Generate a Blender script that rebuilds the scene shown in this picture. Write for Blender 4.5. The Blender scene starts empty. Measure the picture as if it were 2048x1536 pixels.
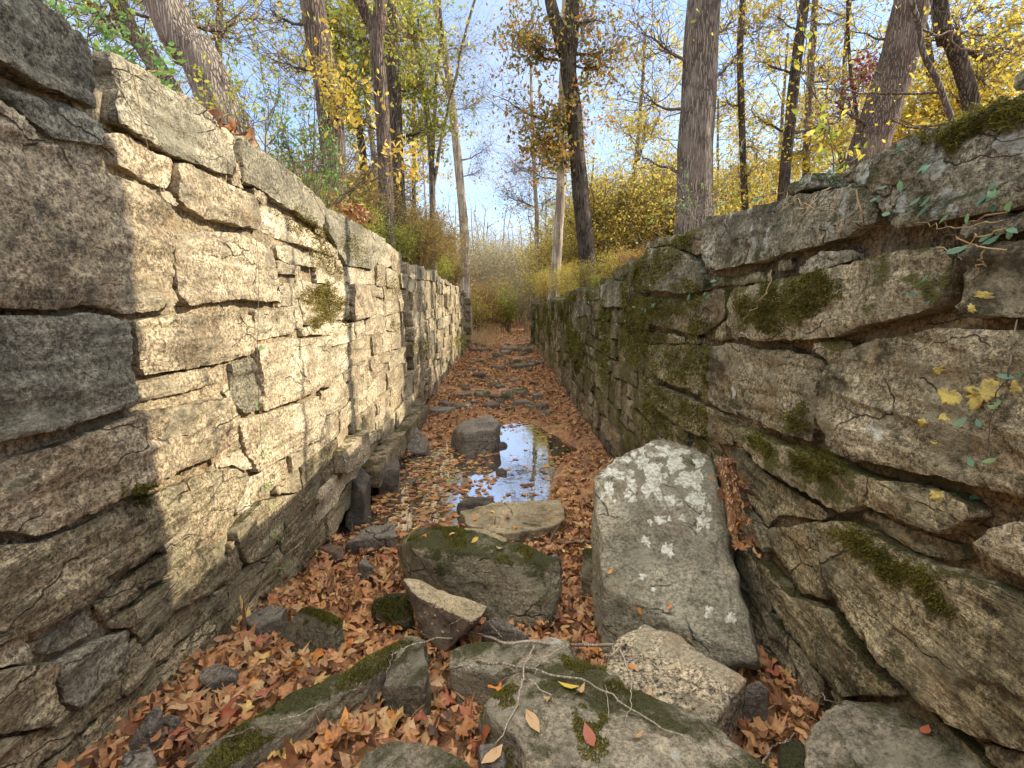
import bpy, bmesh, math, random
import numpy as np
from mathutils import Vector, Matrix
from mathutils.bvhtree import BVHTree

random.seed(11)
rng = np.random.default_rng(11)
SC = bpy.context.scene
COL = SC.collection
PI = math.pi

# ------------------------------------------------------------------ camera
F, CX, CY = 950.0, 1024.0, 768.0            # focal length in pixels of a 2048 wide frame
PITCH = math.atan(168.0 / F)
YAW = math.atan(20.0 / F * math.cos(PITCH))
CAM = np.array([0.0, 0.0, 2.0])
FWD = np.array([math.sin(YAW) * math.cos(PITCH), math.cos(YAW) * math.cos(PITCH), -math.sin(PITCH)])
RIGHT = np.array([math.cos(YAW), -math.sin(YAW), 0.0])
UP = np.cross(RIGHT, FWD)


def ray(px, py):
    return RIGHT * (px - CX) / F + UP * (CY - py) / F + FWD


def atZ(px, py, z):
    d = ray(px, py)
    return CAM + d * ((z - CAM[2]) / d[2])


def atY(px, py, y):
    d = ray(px, py)
    return CAM + d * (y / d[1])


def atX(px, py, x):
    d = ray(px, py)
    return CAM + d * (x / d[0])


SUN = np.array([1.0, 0.2, 0.65]); SUN /= np.linalg.norm(SUN)
XL, XR = -1.4, 1.3

# ------------------------------------------------------------------ numpy noise


def _h(ix, iy, iz, s):
    h = (ix * 374761393 + iy * 668265263 + iz * 2147483647 + s * 974634541).astype(np.int64) & 0xffffffff
    h = ((h ^ (h >> 13)) * 1274126177) & 0xffffffff
    h = ((h ^ (h >> 16)) * 2246822519) & 0xffffffff
    return ((h ^ (h >> 15)) & 0xffff).astype(np.float64) / 32767.5 - 1.0


def noise(x, y, z, s=0):
    x, y, z = np.broadcast_arrays(np.asarray(x, float), np.asarray(y, float), np.asarray(z, float))
    ix, iy, iz = np.floor(x).astype(np.int64), np.floor(y).astype(np.int64), np.floor(z).astype(np.int64)
    fx, fy, fz = x - ix, y - iy, z - iz
    fx = fx * fx * (3 - 2 * fx); fy = fy * fy * (3 - 2 * fy); fz = fz * fz * (3 - 2 * fz)
    r = 0
    for a in (0, 1):
        wx = fx if a else 1 - fx
        for b in (0, 1):
            wy = fy if b else 1 - fy
            for c in (0, 1):
                wz = fz if c else 1 - fz
                r = r + wx * wy * wz * _h(ix + a, iy + b, iz + c, s)
    return r


def fbm(x, y, z, s=0, o=4, g=0.5):
    r, a, f = 0, 1.0, 1.0
    for i in range(o):
        r = r + a * noise(x * f, y * f, z * f, s + i * 17)
        a *= g; f *= 2.03
    return r


def sm(a, b, x):
    t = np.clip((np.asarray(x, float) - a) / (b - a), 0, 1)        # b < a gives a falling step
    return t * t * (3 - 2 * t)


def sdf_poly(poly, U, V):
    """signed distance, positive inside"""
    P = np.asarray(poly, float); n = len(P)
    d = np.full(U.shape, 1e9); ins = np.zeros(U.shape, bool)
    for i in range(n):
        a, b = P[i], P[(i + 1) % n]
        e = b - a
        wx, wy = U - a[0], V - a[1]
        t = np.clip((wx * e[0] + wy * e[1]) / (e @ e + 1e-12), 0, 1)
        d = np.minimum(d, np.hypot(wx - t * e[0], wy - t * e[1]))
        c = (a[1] > V) != (b[1] > V)
        with np.errstate(divide='ignore', invalid='ignore'):
            xi = (b[0] - a[0]) * (V - a[1]) / (b[1] - a[1] + 1e-15) + a[0]
        ins ^= c & (U < xi)
    return np.where(ins, d, -d)


# ------------------------------------------------------------------ mesh helpers
def mesh_np(name, verts, face_arrays, mat=None, smooth=True):
    me = bpy.data.meshes.new(name)
    verts = np.asarray(verts, np.float32)
    fa = [np.asarray(f, np.int32) for f in face_arrays if len(f)]
    me.vertices.add(len(verts)); me.vertices.foreach_set('co', verts.ravel())
    tot = sum(f.size for f in fa); nf = sum(len(f) for f in fa)
    me.loops.add(tot); me.polygons.add(nf)
    if nf:
        me.loops.foreach_set('vertex_index', np.concatenate([f.ravel() for f in fa]))
        sizes = np.concatenate([np.full(len(f), f.shape[1], np.int32) for f in fa])
        starts = np.concatenate([[0], np.cumsum(sizes)[:-1]]).astype(np.int32)
        me.polygons.foreach_set('loop_start', starts)
        me.polygons.foreach_set('use_smooth', np.full(nf, smooth, bool))
    me.update(calc_edges=True); me.validate()
    if mat: me.materials.append(mat)
    return me


class Acc:
    """collects geometry for one mesh"""
    def __init__(s): s.v = []; s.f = {}; s.n = 0

    def add(s, v, faces):
        v = np.asarray(v, float).reshape(-1, 3)
        for f in faces:
            f = np.asarray(f)
            if len(f): s.f.setdefault(f.shape[1], []).append(f + s.n)
        s.v.append(v); s.n += len(v)

    def verts(s): return np.concatenate(s.v) if s.v else np.zeros((0, 3))

    def faces(s): return [np.concatenate(x) for x in s.f.values()]

    def build(s, name, mat, parent=None, origin=(0, 0, 0), smooth=True):
        v = s.verts() - np.asarray(origin, float)
        return link(name, mesh_np(name, v, s.faces(), mat, smooth), parent, origin)


def link(name, me, parent=None, loc=(0, 0, 0)):
    o = bpy.data.objects.new(name, me)
    COL.objects.link(o)
    if parent is not None:
        o.parent = parent
        loc = np.asarray(loc, float) - np.asarray(parent.location)
    o.location = tuple(float(c) for c in loc)
    return o


def tag(o, label, cat, group=None, kind=None):
    o['label'] = label
    if cat: o['category'] = cat
    if group: o['group'] = group
    if kind: o['kind'] = kind
    return o


def thing(name, label, cat, loc=(0, 0, 0), group=None):
    o = bpy.data.objects.new(name, None); COL.objects.link(o)
    o.location = tuple(float(c) for c in loc); o.empty_display_size = 0.2
    return tag(o, label, cat, group)


def copy_thing(root, loc, rz=0, sc=1.0, label=None):
    r = root.copy(); COL.objects.link(r)
    r.location = tuple(float(c) for c in loc); r.rotation_euler = (0, 0, rz); r.scale = (sc, sc, sc)
    if label: r['label'] = label
    for ch in list(root.children):
        c = ch.copy(); COL.objects.link(c); c.parent = r
    return r


def tube(path, rad, sides=6, bark=0.0, seed=0):
    P = np.asarray(path, float); n = len(P)
    rad = np.broadcast_to(np.asarray(rad, float), (n,))
    T = np.gradient(P, axis=0); T /= np.linalg.norm(T, axis=1, keepdims=True) + 1e-9
    a = np.array([0, 0, 1.0]) if abs(T[0, 2]) < 0.9 else np.array([1.0, 0, 0])
    N = np.zeros((n, 3)); x = np.cross(T[0], a); N[0] = x / np.linalg.norm(x)
    for i in range(1, n):
        x = N[i - 1] - T[i] * (N[i - 1] @ T[i]); N[i] = x / (np.linalg.norm(x) + 1e-9)
    B = np.cross(T, N)
    th = np.arange(sides) * 2 * PI / sides
    R = np.repeat(rad[:, None], sides, 1)
    if bark:
        L = np.cumsum(np.r_[0, np.linalg.norm(np.diff(P, axis=0), axis=1)])[:, None]
        cx, cy = np.cos(th)[None] * 1.0, np.sin(th)[None] * 1.0
        k = 6.0
        R = R * (1 + bark * (fbm(cx * k, cy * k, L * 1.6, seed, 3) * 0.5 + 0.9 * noise(cx * 1.2, cy * 1.2, L * 0.8, seed + 5)))
    V = P[:, None] + R[..., None] * (np.cos(th)[None, :, None] * N[:, None] + np.sin(th)[None, :, None] * B[:, None])
    i = np.arange(n - 1)[:, None] * sides; j = np.arange(sides)[None]; k2 = (j + 1) % sides
    Q = np.stack([i + j, i + k2, i + sides + k2, i + sides + j], -1).reshape(-1, 4)
    return V.reshape(-1, 3), Q


def resample(pts, n):
    P = np.asarray(pts, float)
    if len(P) > 2:                             # Catmull-Rom
        Q = np.vstack([2 * P[0] - P[1], P, 2 * P[-1] - P[-2]])
        out = []
        for i in range(len(P) - 1):
            p0, p1, p2, p3 = Q[i:i + 4]
            for t in np.linspace(0, 1, 12, endpoint=False):
                out.append(0.5 * (2 * p1 + (p2 - p0) * t + (2 * p0 - 5 * p1 + 4 * p2 - p3) * t * t + (3 * p1 - p0 - 3 * p2 + p3) * t ** 3))
        P = np.vstack(out + [P[-1]])
    L = np.r_[0, np.cumsum(np.linalg.norm(np.diff(P, axis=0), axis=1))]
    s = np.linspace(0, L[-1], n)
    return np.stack([np.interp(s, L, P[:, k]) for k in range(3)], 1)


def wiggle(P, amp, seed, freq=2.0):
    P = np.array(P); t = np.linspace(0, 1, len(P))
    for k in range(3):
        P[:, k] += amp * fbm(t * freq * 2, seed * 1.7 + k * 9.1, 0.5, seed, 3) * np.minimum(1, t * 3)
    return P


# ------------------------------------------------------------------ materials
def nd(nt, typ, ins=None, **kw):
    n = nt.nodes.new(typ)
    for k, v in kw.items(): setattr(n, k, v)
    for k, v in (ins or {}).items():
        s = n.inputs[k]
        if isinstance(v, bpy.types.NodeSocket): nt.links.new(v, s)
        elif isinstance(v, (tuple, list)) and s.type == 'RGBA' and len(v) == 3: s.default_value = (*v, 1)
        else: s.default_value = v
    return n


def new_mat(name):
    m = bpy.data.materials.new(name); m.use_nodes = True
    m.node_tree.nodes.clear()
    return m, m.node_tree


def mixc(nt, fac, a, b, blend='MIX'):
    n = nt.nodes.new('ShaderNodeMix'); n.data_type = 'RGBA'; n.blend_type = blend
    for i, v in ((0, fac), (6, a), (7, b)):
        s = n.inputs[i]
        if isinstance(v, bpy.types.NodeSocket): nt.links.new(v, s)
        elif isinstance(v, (tuple, list)): s.default_value = (*v[:3], 1)
        else: s.default_value = v
    return n.outputs[2]


def mth(nt, op, a, b=0.0, c=None, clamp=False):
    n = nt.nodes.new('ShaderNodeMath'); n.operation = op; n.use_clamp = clamp
    for i, v in enumerate((a, b, c)):
        if v is None: continue
        if isinstance(v, bpy.types.NodeSocket): nt.links.new(v, n.inputs[i])
        else: n.inputs[i].default_value = v
    return n.outputs[0]


def sstep(nt, x, a, b, lo=0.0, hi=1.0):
    n = nd(nt, 'ShaderNodeMapRange', {0: x, 1: a, 2: b, 3: lo, 4: hi}, interpolation_type='SMOOTHSTEP')
    return n.outputs[0]


def ramp(nt, fac, stops):
    n = nt.nodes.new('ShaderNodeValToRGB')
    nt.links.new(fac, n.inputs[0])
    e = n.color_ramp.elements
    while len(e) < len(stops): e.new(0.5)
    for el, (p, c) in zip(e, stops):
        el.position = p; el.color = (*c, 1)
    return n.outputs[0]


def nz(nt, vec, scale, detail=4, rough=0.55, dist=0.0):
    return nd(nt, 'ShaderNodeTexNoise', {'Vector': vec, 'Scale': scale, 'Detail': detail, 'Roughness': rough, 'Distortion': dist}).outputs[0]


def stone_mat(name, dark, mid, light, stain=0.5, moss=-1.0, moss_col=(0.055, 0.055, 0.012), lichen=0.0, lich_col=(0.5, 0.52, 0.44),
              strata_axis='z', strata=0.35, rust=0.25, bump=1.0, wet=0.0, rough=0.92, lich_scale=7.0, moss_up=0.25, grain=1.0, tilt=0.15):
    wm = lambda c: (c[0] * 1.02, c[1] * 0.985, c[2] * 0.90)
    dark, mid, light = tuple(c * .8 for c in wm(dark)), wm(mid), tuple(c * 1.06 for c in wm(light))
    m, nt = new_mat(name)
    tc = nd(nt, 'ShaderNodeTexCoord').outputs['Object']
    oi = nd(nt, 'ShaderNodeObjectInfo').outputs['Random']
    geo = nd(nt, 'ShaderNodeNewGeometry')
    r = mth(nt, 'ADD', oi, geo.outputs['Random Per Island'])
    off = nd(nt, 'ShaderNodeCombineXYZ', {0: mth(nt, 'MULTIPLY', r, 31.0), 1: mth(nt, 'MULTIPLY', r, 57.0), 2: mth(nt, 'MULTIPLY', r, 83.0)}).outputs[0]
    vec = nd(nt, 'ShaderNodeVectorMath', {0: tc, 1: off}, operation='ADD').outputs[0]
    n1 = nz(nt, vec, 2.3, 4, 0.6, 0.4)
    n2 = nz(nt, vec, 13.0, 5, 0.66, 0.0)
    n3 = nz(nt, vec, 62.0, 4, 0.82)
    n4 = nz(nt, vec, 27.0, 4, 0.72, 0.0)
    sc = {'z': (0.9, 0.9, 9.0), 'y': (1.0, 9.0, 1.0), 'n': (3, 3, 3)}[strata_axis]
    vm = nd(nt, 'ShaderNodeMapping', {'Vector': vec, 'Rotation': (tilt, 0.0, 0.0), 'Scale': sc}).outputs[0]
    st = nz(nt, vm, 3.2, 4, 0.65, 0.5)
    f = mth(nt, 'ADD', mth(nt, 'MULTIPLY', n1, 0.45), mth(nt, 'ADD', mth(nt, 'MULTIPLY', n2, 0.33), mth(nt, 'MULTIPLY', n4, 0.22)))
    f = mth(nt, 'ADD', f, mth(nt, 'MULTIPLY', mth(nt, 'SUBTRACT', st, 0.5), strata * 0.55))
    f = mth(nt, 'ADD', f, mth(nt, 'MULTIPLY', mth(nt, 'SUBTRACT', oi, 0.5), 0.10))
    col = ramp(nt, f, [(0.36, dark), (0.49, mid), (0.63, light)])
    # grain of the stone: light quartz and dark mica flecks
    g = sstep(nt, n3, 0.36, 0.64, 1 - 0.66 * grain, 1 + 0.62 * grain)
    gc = nd(nt, 'ShaderNodeCombineXYZ', {0: g, 1: g, 2: g}).outputs[0]
    col = mixc(nt, 1.0, col, gc, 'MULTIPLY')
    fl_ = nz(nt, vec, 150.0, 3, 0.6)
    col = mixc(nt, sstep(nt, fl_, 0.64, 0.70, 0.0, 0.6 * grain), col, (0.62, 0.58, 0.48))
    col = mixc(nt, sstep(nt, fl_, 0.37, 0.32, 0.0, 0.6 * grain), col, tuple(c * 0.45 for c in dark))
    # grey-green weathering and dark pits
    col = mixc(nt, sstep(nt, nz(nt, vec, 3.4, 4, 0.65, 0.6), 0.49, 0.63, 0.0, 0.7), col, tuple(0.5 * m_ + 0.5 * x for m_, x in zip(mid, (0.20, 0.195, 0.135))))
    col = mixc(nt, sstep(nt, n4, 0.40, 0.33, 0.0, 0.6), col, tuple(c * 0.5 for c in dark))
    wv_ = nd(nt, 'ShaderNodeMapping', {'Vector': nd(nt, 'ShaderNodeVectorMath', {0: vec, 1: nd(nt, 'ShaderNodeVectorMath', {0: nd(nt, 'ShaderNodeTexNoise', {'Vector': vec, 'Scale': 5.0, 'Detail': 5}).outputs[1], 3: 0.16}, operation='SCALE').outputs[0]}, operation='ADD').outputs[0], 'Scale': (0.8, 0.8, 2.6)}).outputs[0]
    ve = nd(nt, 'ShaderNodeTexVoronoi', {'Vector': wv_, 'Scale': 2.1}, feature='DISTANCE_TO_EDGE').outputs['Distance']
    crk = mth(nt, 'MULTIPLY', sstep(nt, ve, 0.016, 0.002), sstep(nt, n1, 0.50, 0.57))
    col = mixc(nt, mth(nt, 'MULTIPLY', crk, 0.75), col, tuple(c * 0.3 for c in dark))
    if rust:
        k = sstep(nt, nz(nt, vec, 4.1, 4, 0.6, 1.0), 0.52, 0.72, 0.0, rust)
        col = mixc(nt, k, col, (0.30, 0.17, 0.07))
    if stain:
        k = sstep(nt, mth(nt, 'ADD', nz(nt, vec, 1.7, 5, 0.7, 0.5), mth(nt, 'MULTIPLY', mth(nt, 'SUBTRACT', n2, 0.5), 0.6)), 0.50, 0.66, 0.0, stain)
        col = mixc(nt, k, col, tuple(c * 0.55 for c in dark))
    if lichen:
        v1 = nd(nt, 'ShaderNodeTexVoronoi', {'Vector': nd(nt, 'ShaderNodeVectorMath', {0: vec, 1: nd(nt, 'ShaderNodeVectorMath', {0: nd(nt, 'ShaderNodeTexNoise', {'Vector': vec, 'Scale': 22.0, 'Detail': 3}).outputs[1], 3: 0.09}, operation='SCALE').outputs[0]}, operation='ADD').outputs[0], 'Scale': lich_scale}).outputs['Distance']
        k = mth(nt, 'MULTIPLY', sstep(nt, v1, 0.40, 0.34), sstep(nt, n1, 0.62 - lichen * 0.3, 0.66 - lichen * 0.3))
        k = mth(nt, 'MULTIPLY', k, sstep(nt, n3, 0.3, 0.5, 0.55, 0.95))
        col = mixc(nt, k, col, lich_col)
    hb = mth(nt, 'ADD', mth(nt, 'MULTIPLY', n2, 0.9), mth(nt, 'MULTIPLY', st, 0.9 if strata > 0.55 else 0.35))
    hb = mth(nt, 'ADD', hb, mth(nt, 'ADD', mth(nt, 'MULTIPLY', n4, 0.7), mth(nt, 'MULTIPLY', n3, 0.35)))
    hb = mth(nt, 'SUBTRACT', hb, mth(nt, 'MULTIPLY', crk, 0.6))
    rgh = rough
    if moss > -1:
        up = mth(nt, 'MULTIPLY', nd(nt, 'ShaderNodeSeparateXYZ', {0: geo.outputs['Normal']}).outputs[2], moss_up)
        mk = mth(nt, 'ADD', mth(nt, 'ADD', nz(nt, vec, 2.9, 6, 0.62, 0.7), mth(nt, 'MULTIPLY', mth(nt, 'SUBTRACT', n2, 0.5), 0.5)), up)
        mk = sstep(nt, mk, 0.565 - moss, 0.74 - moss)
        fz = nz(nt, vec, 160.0, 2, 0.7)
        mc = mixc(nt, sstep(nt, fz, 0.35, 0.65), tuple(c * 0.45 for c in moss_col), tuple(c * 1.5 for c in moss_col))
        col = mixc(nt, mth(nt, 'MULTIPLY', mk, 0.92), col, mc)
        hb = mth(nt, 'ADD', hb, mth(nt, 'MULTIPLY', mk, mth(nt, 'ADD', 0.25, mth(nt, 'MULTIPLY', fz, 0.9))))
    bp = nd(nt, 'ShaderNodeBump', {'Strength': 0.9 * bump, 'Distance': 0.026, 'Height': hb})
    bs = nd(nt, 'ShaderNodeBsdfPrincipled', {'Base Color': col, 'Roughness': rgh, 'Normal': bp.outputs[0]})
    bs.inputs['Specular IOR Level'].default_value = 0.25 + wet
    out = nd(nt, 'ShaderNodeOutputMaterial', {0: bs.outputs[0]})
    return m


def leaf_mat(name, stops, trans=0.35, rough=0.6, vein=False):
    m, nt = new_mat(name)
    geo = nd(nt, 'ShaderNodeNewGeometry')
    oi = nd(nt, 'ShaderNodeObjectInfo').outputs['Random']
    r = mth(nt, 'FRACT', mth(nt, 'ADD', geo.outputs['Random Per Island'], oi))
    col = ramp(nt, r, stops)
    tc = nd(nt, 'ShaderNodeTexCoord').outputs['Object']
    n = nz(nt, tc, 38.0 if vein else 6.0, 4, 0.6)
    g = sstep(nt, n, 0.3, 0.7, 0.68, 1.25)
    col = mixc(nt, 1.0, col, nd(nt, 'ShaderNodeCombineXYZ', {0: g, 1: g, 2: g}).outputs[0], 'MULTIPLY')
    bs = nd(nt, 'ShaderNodeBsdfPrincipled', {'Base Color': col, 'Roughness': rough})
    bs.inputs['Specular IOR Level'].default_value = 0.3
    tr = nd(nt, 'ShaderNodeBsdfTranslucent', {'Color': col})
    mx = nd(nt, 'ShaderNodeMixShader', {0: trans, 1: bs.outputs[0], 2: tr.outputs[0]})
    nd(nt, 'ShaderNodeOutputMaterial', {0: mx.outputs[0]})
    return m


def bark_mat(name, dark, light, moss=0.0, scale=1.0, bump=1.0):
    m, nt = new_mat(name)
    tc = nd(nt, 'ShaderNodeTexCoord').outputs['Object']
    mp = nd(nt, 'ShaderNodeMapping', {'Vector': tc, 'Scale': (1, 1, 0.13)}).outputs[0]
    a = nz(nt, mp, 34.0 * scale, 5, 0.6, 0.8)
    b = nz(nt, tc, 2.5, 4, 0.6)
    c = nz(nt, tc, 60.0, 3, 0.6)
    mp2 = nd(nt, 'ShaderNodeMapping', {'Vector': nd(nt, 'ShaderNodeVectorMath', {0: tc, 1: nd(nt, 'ShaderNodeVectorMath', {0: nd(nt, 'ShaderNodeTexNoise', {'Vector': tc, 'Scale': 9.0, 'Detail': 3}).outputs[1], 3: 0.035}, operation='SCALE').outputs[0]}, operation='ADD').outputs[0], 'Scale': (1, 1, 0.06)}).outputs[0]
    vo = nd(nt, 'ShaderNodeTexVoronoi', {'Vector': mp2, 'Scale': 42.0 * scale}, feature='DISTANCE_TO_EDGE').outputs['Distance']
    f = mth(nt, 'ADD', mth(nt, 'MULTIPLY', a, 0.35), mth(nt, 'ADD', mth(nt, 'MULTIPLY', c, 0.2), sstep(nt, vo, 0.0, 0.30, 0.0, 0.42)))
    col = ramp(nt, f, [(0.34, dark), (0.66, light)])
    col = mixc(nt, sstep(nt, b, 0.45, 0.7, 0.0, 0.45), col, tuple(min(1, x * 1.35) for x in light))
    if moss:
        col = mixc(nt, sstep(nt, nz(nt, tc, 3.3, 5, 0.65), 0.52, 0.62, 0.0, moss), col, (0.10, 0.11, 0.05))
    bp = nd(nt, 'ShaderNodeBump', {'Strength': 0.9 * bump, 'Distance': 0.03, 'Height': f})
    bs = nd(nt, 'ShaderNodeBsdfPrincipled', {'Base Color': col, 'Roughness': 0.92, 'Normal': bp.outputs[0]})
    bs.inputs['Specular IOR Level'].default_value = 0.2
    nd(nt, 'ShaderNodeOutputMaterial', {0: bs.outputs[0]})
    return m


M = {}
BUFF = ((0.155, 0.125, 0.082), (0.41, 0.335, 0.228), (0.60, 0.515, 0.375))
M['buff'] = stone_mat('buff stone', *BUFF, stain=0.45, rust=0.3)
M['buff_pale'] = stone_mat('pale stone', (0.23, 0.19, 0.13), (0.48, 0.405, 0.285), (0.68, 0.60, 0.46), stain=0.35, rust=0.25, moss=-0.12, moss_col=(0.10, 0.085, 0.015))
M['buff_cap'] = stone_mat('grey coping stone', (0.11, 0.10, 0.075), (0.26, 0.235, 0.17), (0.40, 0.36, 0.27), stain=0.45, rust=0.12, strata=0.3)
M['slate'] = stone_mat('slaty blue grey stone', (0.10, 0.09, 0.066), (0.225, 0.205, 0.155), (0.36, 0.335, 0.26), stain=0.5, rust=0.1)
M['buff_dark'] = stone_mat('weathered brown stone', (0.095, 0.077, 0.050), (0.27, 0.215, 0.14), (0.47, 0.385, 0.265), stain=0.65, rust=0.3, moss=-0.16, moss_col=(0.06, 0.055, 0.014))
M['low'] = stone_mat('bedded lower stone', (0.10, 0.083, 0.05), (0.245, 0.203, 0.128), (0.41, 0.345, 0.23), stain=0.5, rust=0.25, strata=0.7, moss=-0.14, moss_col=(0.055, 0.052, 0.013), tilt=0.3)  # darker, strongly bedded stone for the low courses
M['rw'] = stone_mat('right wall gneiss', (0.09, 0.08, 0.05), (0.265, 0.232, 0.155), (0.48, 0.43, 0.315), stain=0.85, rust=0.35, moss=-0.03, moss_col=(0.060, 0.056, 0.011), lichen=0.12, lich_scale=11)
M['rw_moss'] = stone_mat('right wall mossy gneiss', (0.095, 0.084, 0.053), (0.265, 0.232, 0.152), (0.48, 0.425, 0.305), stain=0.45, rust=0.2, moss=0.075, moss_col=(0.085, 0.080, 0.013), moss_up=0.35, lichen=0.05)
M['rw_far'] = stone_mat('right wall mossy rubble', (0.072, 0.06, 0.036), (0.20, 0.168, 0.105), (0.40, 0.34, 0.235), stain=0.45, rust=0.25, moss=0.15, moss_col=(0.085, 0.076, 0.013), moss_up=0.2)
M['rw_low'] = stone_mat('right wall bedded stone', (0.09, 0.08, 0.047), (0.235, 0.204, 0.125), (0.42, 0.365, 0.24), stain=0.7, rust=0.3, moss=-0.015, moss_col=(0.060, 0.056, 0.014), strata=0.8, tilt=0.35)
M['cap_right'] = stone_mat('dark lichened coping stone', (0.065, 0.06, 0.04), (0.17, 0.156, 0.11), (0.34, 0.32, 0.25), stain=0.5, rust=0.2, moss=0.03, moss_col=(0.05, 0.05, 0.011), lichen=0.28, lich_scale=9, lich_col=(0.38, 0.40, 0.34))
M['b_lichen'] = stone_mat('lichen spotted boulder', (0.10, 0.095, 0.07), (0.225, 0.212, 0.165), (0.36, 0.345, 0.28), stain=0.35, rust=0.2, strata=0.05, moss=-0.14, moss_col=(0.075, 0.07, 0.018), moss_up=0.1, grain=0.7)
M['b_granite'] = stone_mat('pale granite boulder', (0.17, 0.145, 0.105), (0.345, 0.295, 0.215), (0.48, 0.42, 0.32), stain=0.2, rust=0.25, strata=0.05, grain=1.4)
M['b_grey'] = stone_mat('grey boulder', (0.07, 0.062, 0.046), (0.175, 0.157, 0.122), (0.31, 0.28, 0.22), stain=0.35, rust=0.14, strata=0.15, moss=-0.11, moss_col=(0.05, 0.052, 0.012), lichen=0.06, lich_col=(0.36, 0.37, 0.32), grain=0.7)
M['b_moss'] = stone_mat('mossy boulder', (0.075, 0.067, 0.048), (0.19, 0.168, 0.122), (0.32, 0.285, 0.21), stain=0.35, rust=0.2, strata=0.12, moss=-0.06, moss_col=(0.045, 0.048, 0.010), moss_up=0.30, grain=0.7)
M['b_allmoss'] = stone_mat('moss covered boulder', (0.05, 0.045, 0.035), (0.12, 0.11, 0.08), (0.2, 0.18, 0.13), stain=0.3, rust=0.1, moss=0.25, moss_col=(0.032, 0.032, 0.008))
M['b_dark'] = stone_mat('dark stone', (0.042, 0.036, 0.031), (0.11, 0.095, 0.082), (0.20, 0.175, 0.15), stain=0.3, rust=0.12, strata=0.2, rough=0.75, wet=0.1, grain=0.7)
M['b_wet'] = stone_mat('wet dark stone', (0.022, 0.018, 0.014), (0.06, 0.05, 0.04), (0.12, 0.10, 0.08), stain=0.3, rust=0.2, strata=0.3, rough=0.55, wet=0.25, grain=0.7)
M['b_tan'] = stone_mat('tan stone', (0.17, 0.135, 0.085), (0.34, 0.285, 0.19), (0.46, 0.395, 0.28), stain=0.25, rust=0.3, strata=0.2, grain=0.5)
M['b_wedge'] = stone_mat('purple brown stone', (0.05, 0.035, 0.028), (0.10, 0.072, 0.055), (0.17, 0.13, 0.098), stain=0.3, rust=0.3, strata=0.2, bump=0.5, grain=0.4)
M['mortar'] = stone_mat('lime mortar and earth', (0.12, 0.09, 0.055), (0.30, 0.235, 0.15), (0.46, 0.38, 0.26), stain=0.3, rust=0.4, strata=0.1)
M['core'] = stone_mat('wall core', (0.03, 0.024, 0.016), (0.11, 0.082, 0.05), (0.26, 0.19, 0.11), stain=0.5, rust=0.4, strata=0.1)

BROWNS = [(0.0, (0.09, 0.045, 0.027)), (0.18, (0.22, 0.098, 0.045)), (0.34, (0.40, 0.18, 0.07)), (0.50, (0.48, 0.26, 0.115)), (0.66, (0.33, 0.14, 0.052)), (0.8, (0.42, 0.25, 0.12)), (0.92, (0.26, 0.135, 0.07)), (1.0, (0.56, 0.39, 0.13))]
M['litter'] = leaf_mat('dry sycamore leaves', BROWNS, 0.15, 0.62, True)
M['litter_small'] = leaf_mat('small dry leaves', [(0.0, (0.10, 0.05, 0.028)), (0.3, (0.27, 0.115, 0.048)), (0.6, (0.40, 0.195, 0.075)), (0.85, (0.46, 0.30, 0.11)), (1.0, (0.24, 0.10, 0.05))], 0.15, 0.65)
M['leaf_tan'] = leaf_mat('tan leaf', [(0.0, (0.43, 0.26, 0.125)), (1.0, (0.48, 0.31, 0.16))], 0.15, 0.6, True)
M['leaf_orange'] = leaf_mat('orange leaf', [(0.0, (0.54, 0.20, 0.045)), (1.0, (0.60, 0.27, 0.06))], 0.2, 0.55, True)
M['leaf_red'] = leaf_mat('red brown leaf', [(0.0, (0.30, 0.10, 0.06)), (1.0, (0.36, 0.11, 0.05))], 0.15, 0.5, True)
M['leaf_yellow'] = leaf_mat('yellow leaf', [(0.0, (0.72, 0.48, 0.05)), (1.0, (0.75, 0.55, 0.12))], 0.25, 0.5, True)
M['leaf_green'] = leaf_mat('green leaf', [(0.0, (0.10, 0.22, 0.05)), (0.6, (0.16, 0.30, 0.07)), (1.0, (0.28, 0.36, 0.08))], 0.4, 0.45)
M['vine'] = leaf_mat('blue green vine leaves', [(0.0, (0.07, 0.16, 0.085)), (0.6, (0.12, 0.24, 0.13)), (1.0, (0.20, 0.30, 0.10))], 0.3, 0.4)
M['f_yellow'] = leaf_mat('yellow autumn foliage', [(0.0, (0.50, 0.38, 0.04)), (0.4, (0.66, 0.53, 0.07)), (0.75, (0.44, 0.42, 0.06)), (1.0, (0.68, 0.42, 0.06))], 0.5, 0.55)
M['f_gold'] = leaf_mat('golden autumn foliage', [(0.0, (0.62, 0.44, 0.06)), (0.45, (0.72, 0.60, 0.11)), (0.8, (0.50, 0.50, 0.10)), (1.0, (0.52, 0.26, 0.06))], 0.5, 0.55)
M['f_green'] = leaf_mat('yellow green foliage', [(0.0, (0.20, 0.27, 0.04)), (0.5, (0.36, 0.40, 0.055)), (0.85, (0.52, 0.46, 0.07)), (1.0, (0.62, 0.48, 0.07))], 0.5, 0.55)
M['f_olive'] = leaf_mat('olive and rust foliage', [(0.0, (0.20, 0.22, 0.05)), (0.4, (0.34, 0.28, 0.07)), (0.7, (0.42, 0.25, 0.06)), (1.0, (0.30, 0.13, 0.05))], 0.45, 0.6)
M['f_far'] = leaf_mat('far haze tinted foliage', [(0.0, (0.34, 0.31, 0.17)), (0.4, (0.48, 0.41, 0.21)), (0.7, (0.42, 0.40, 0.14)), (0.9, (0.56, 0.42, 0.16)), (1.0, (0.32, 0.36, 0.11))], 0.4, 0.7)  # pale tones put distance haze into the leaf colour
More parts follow.
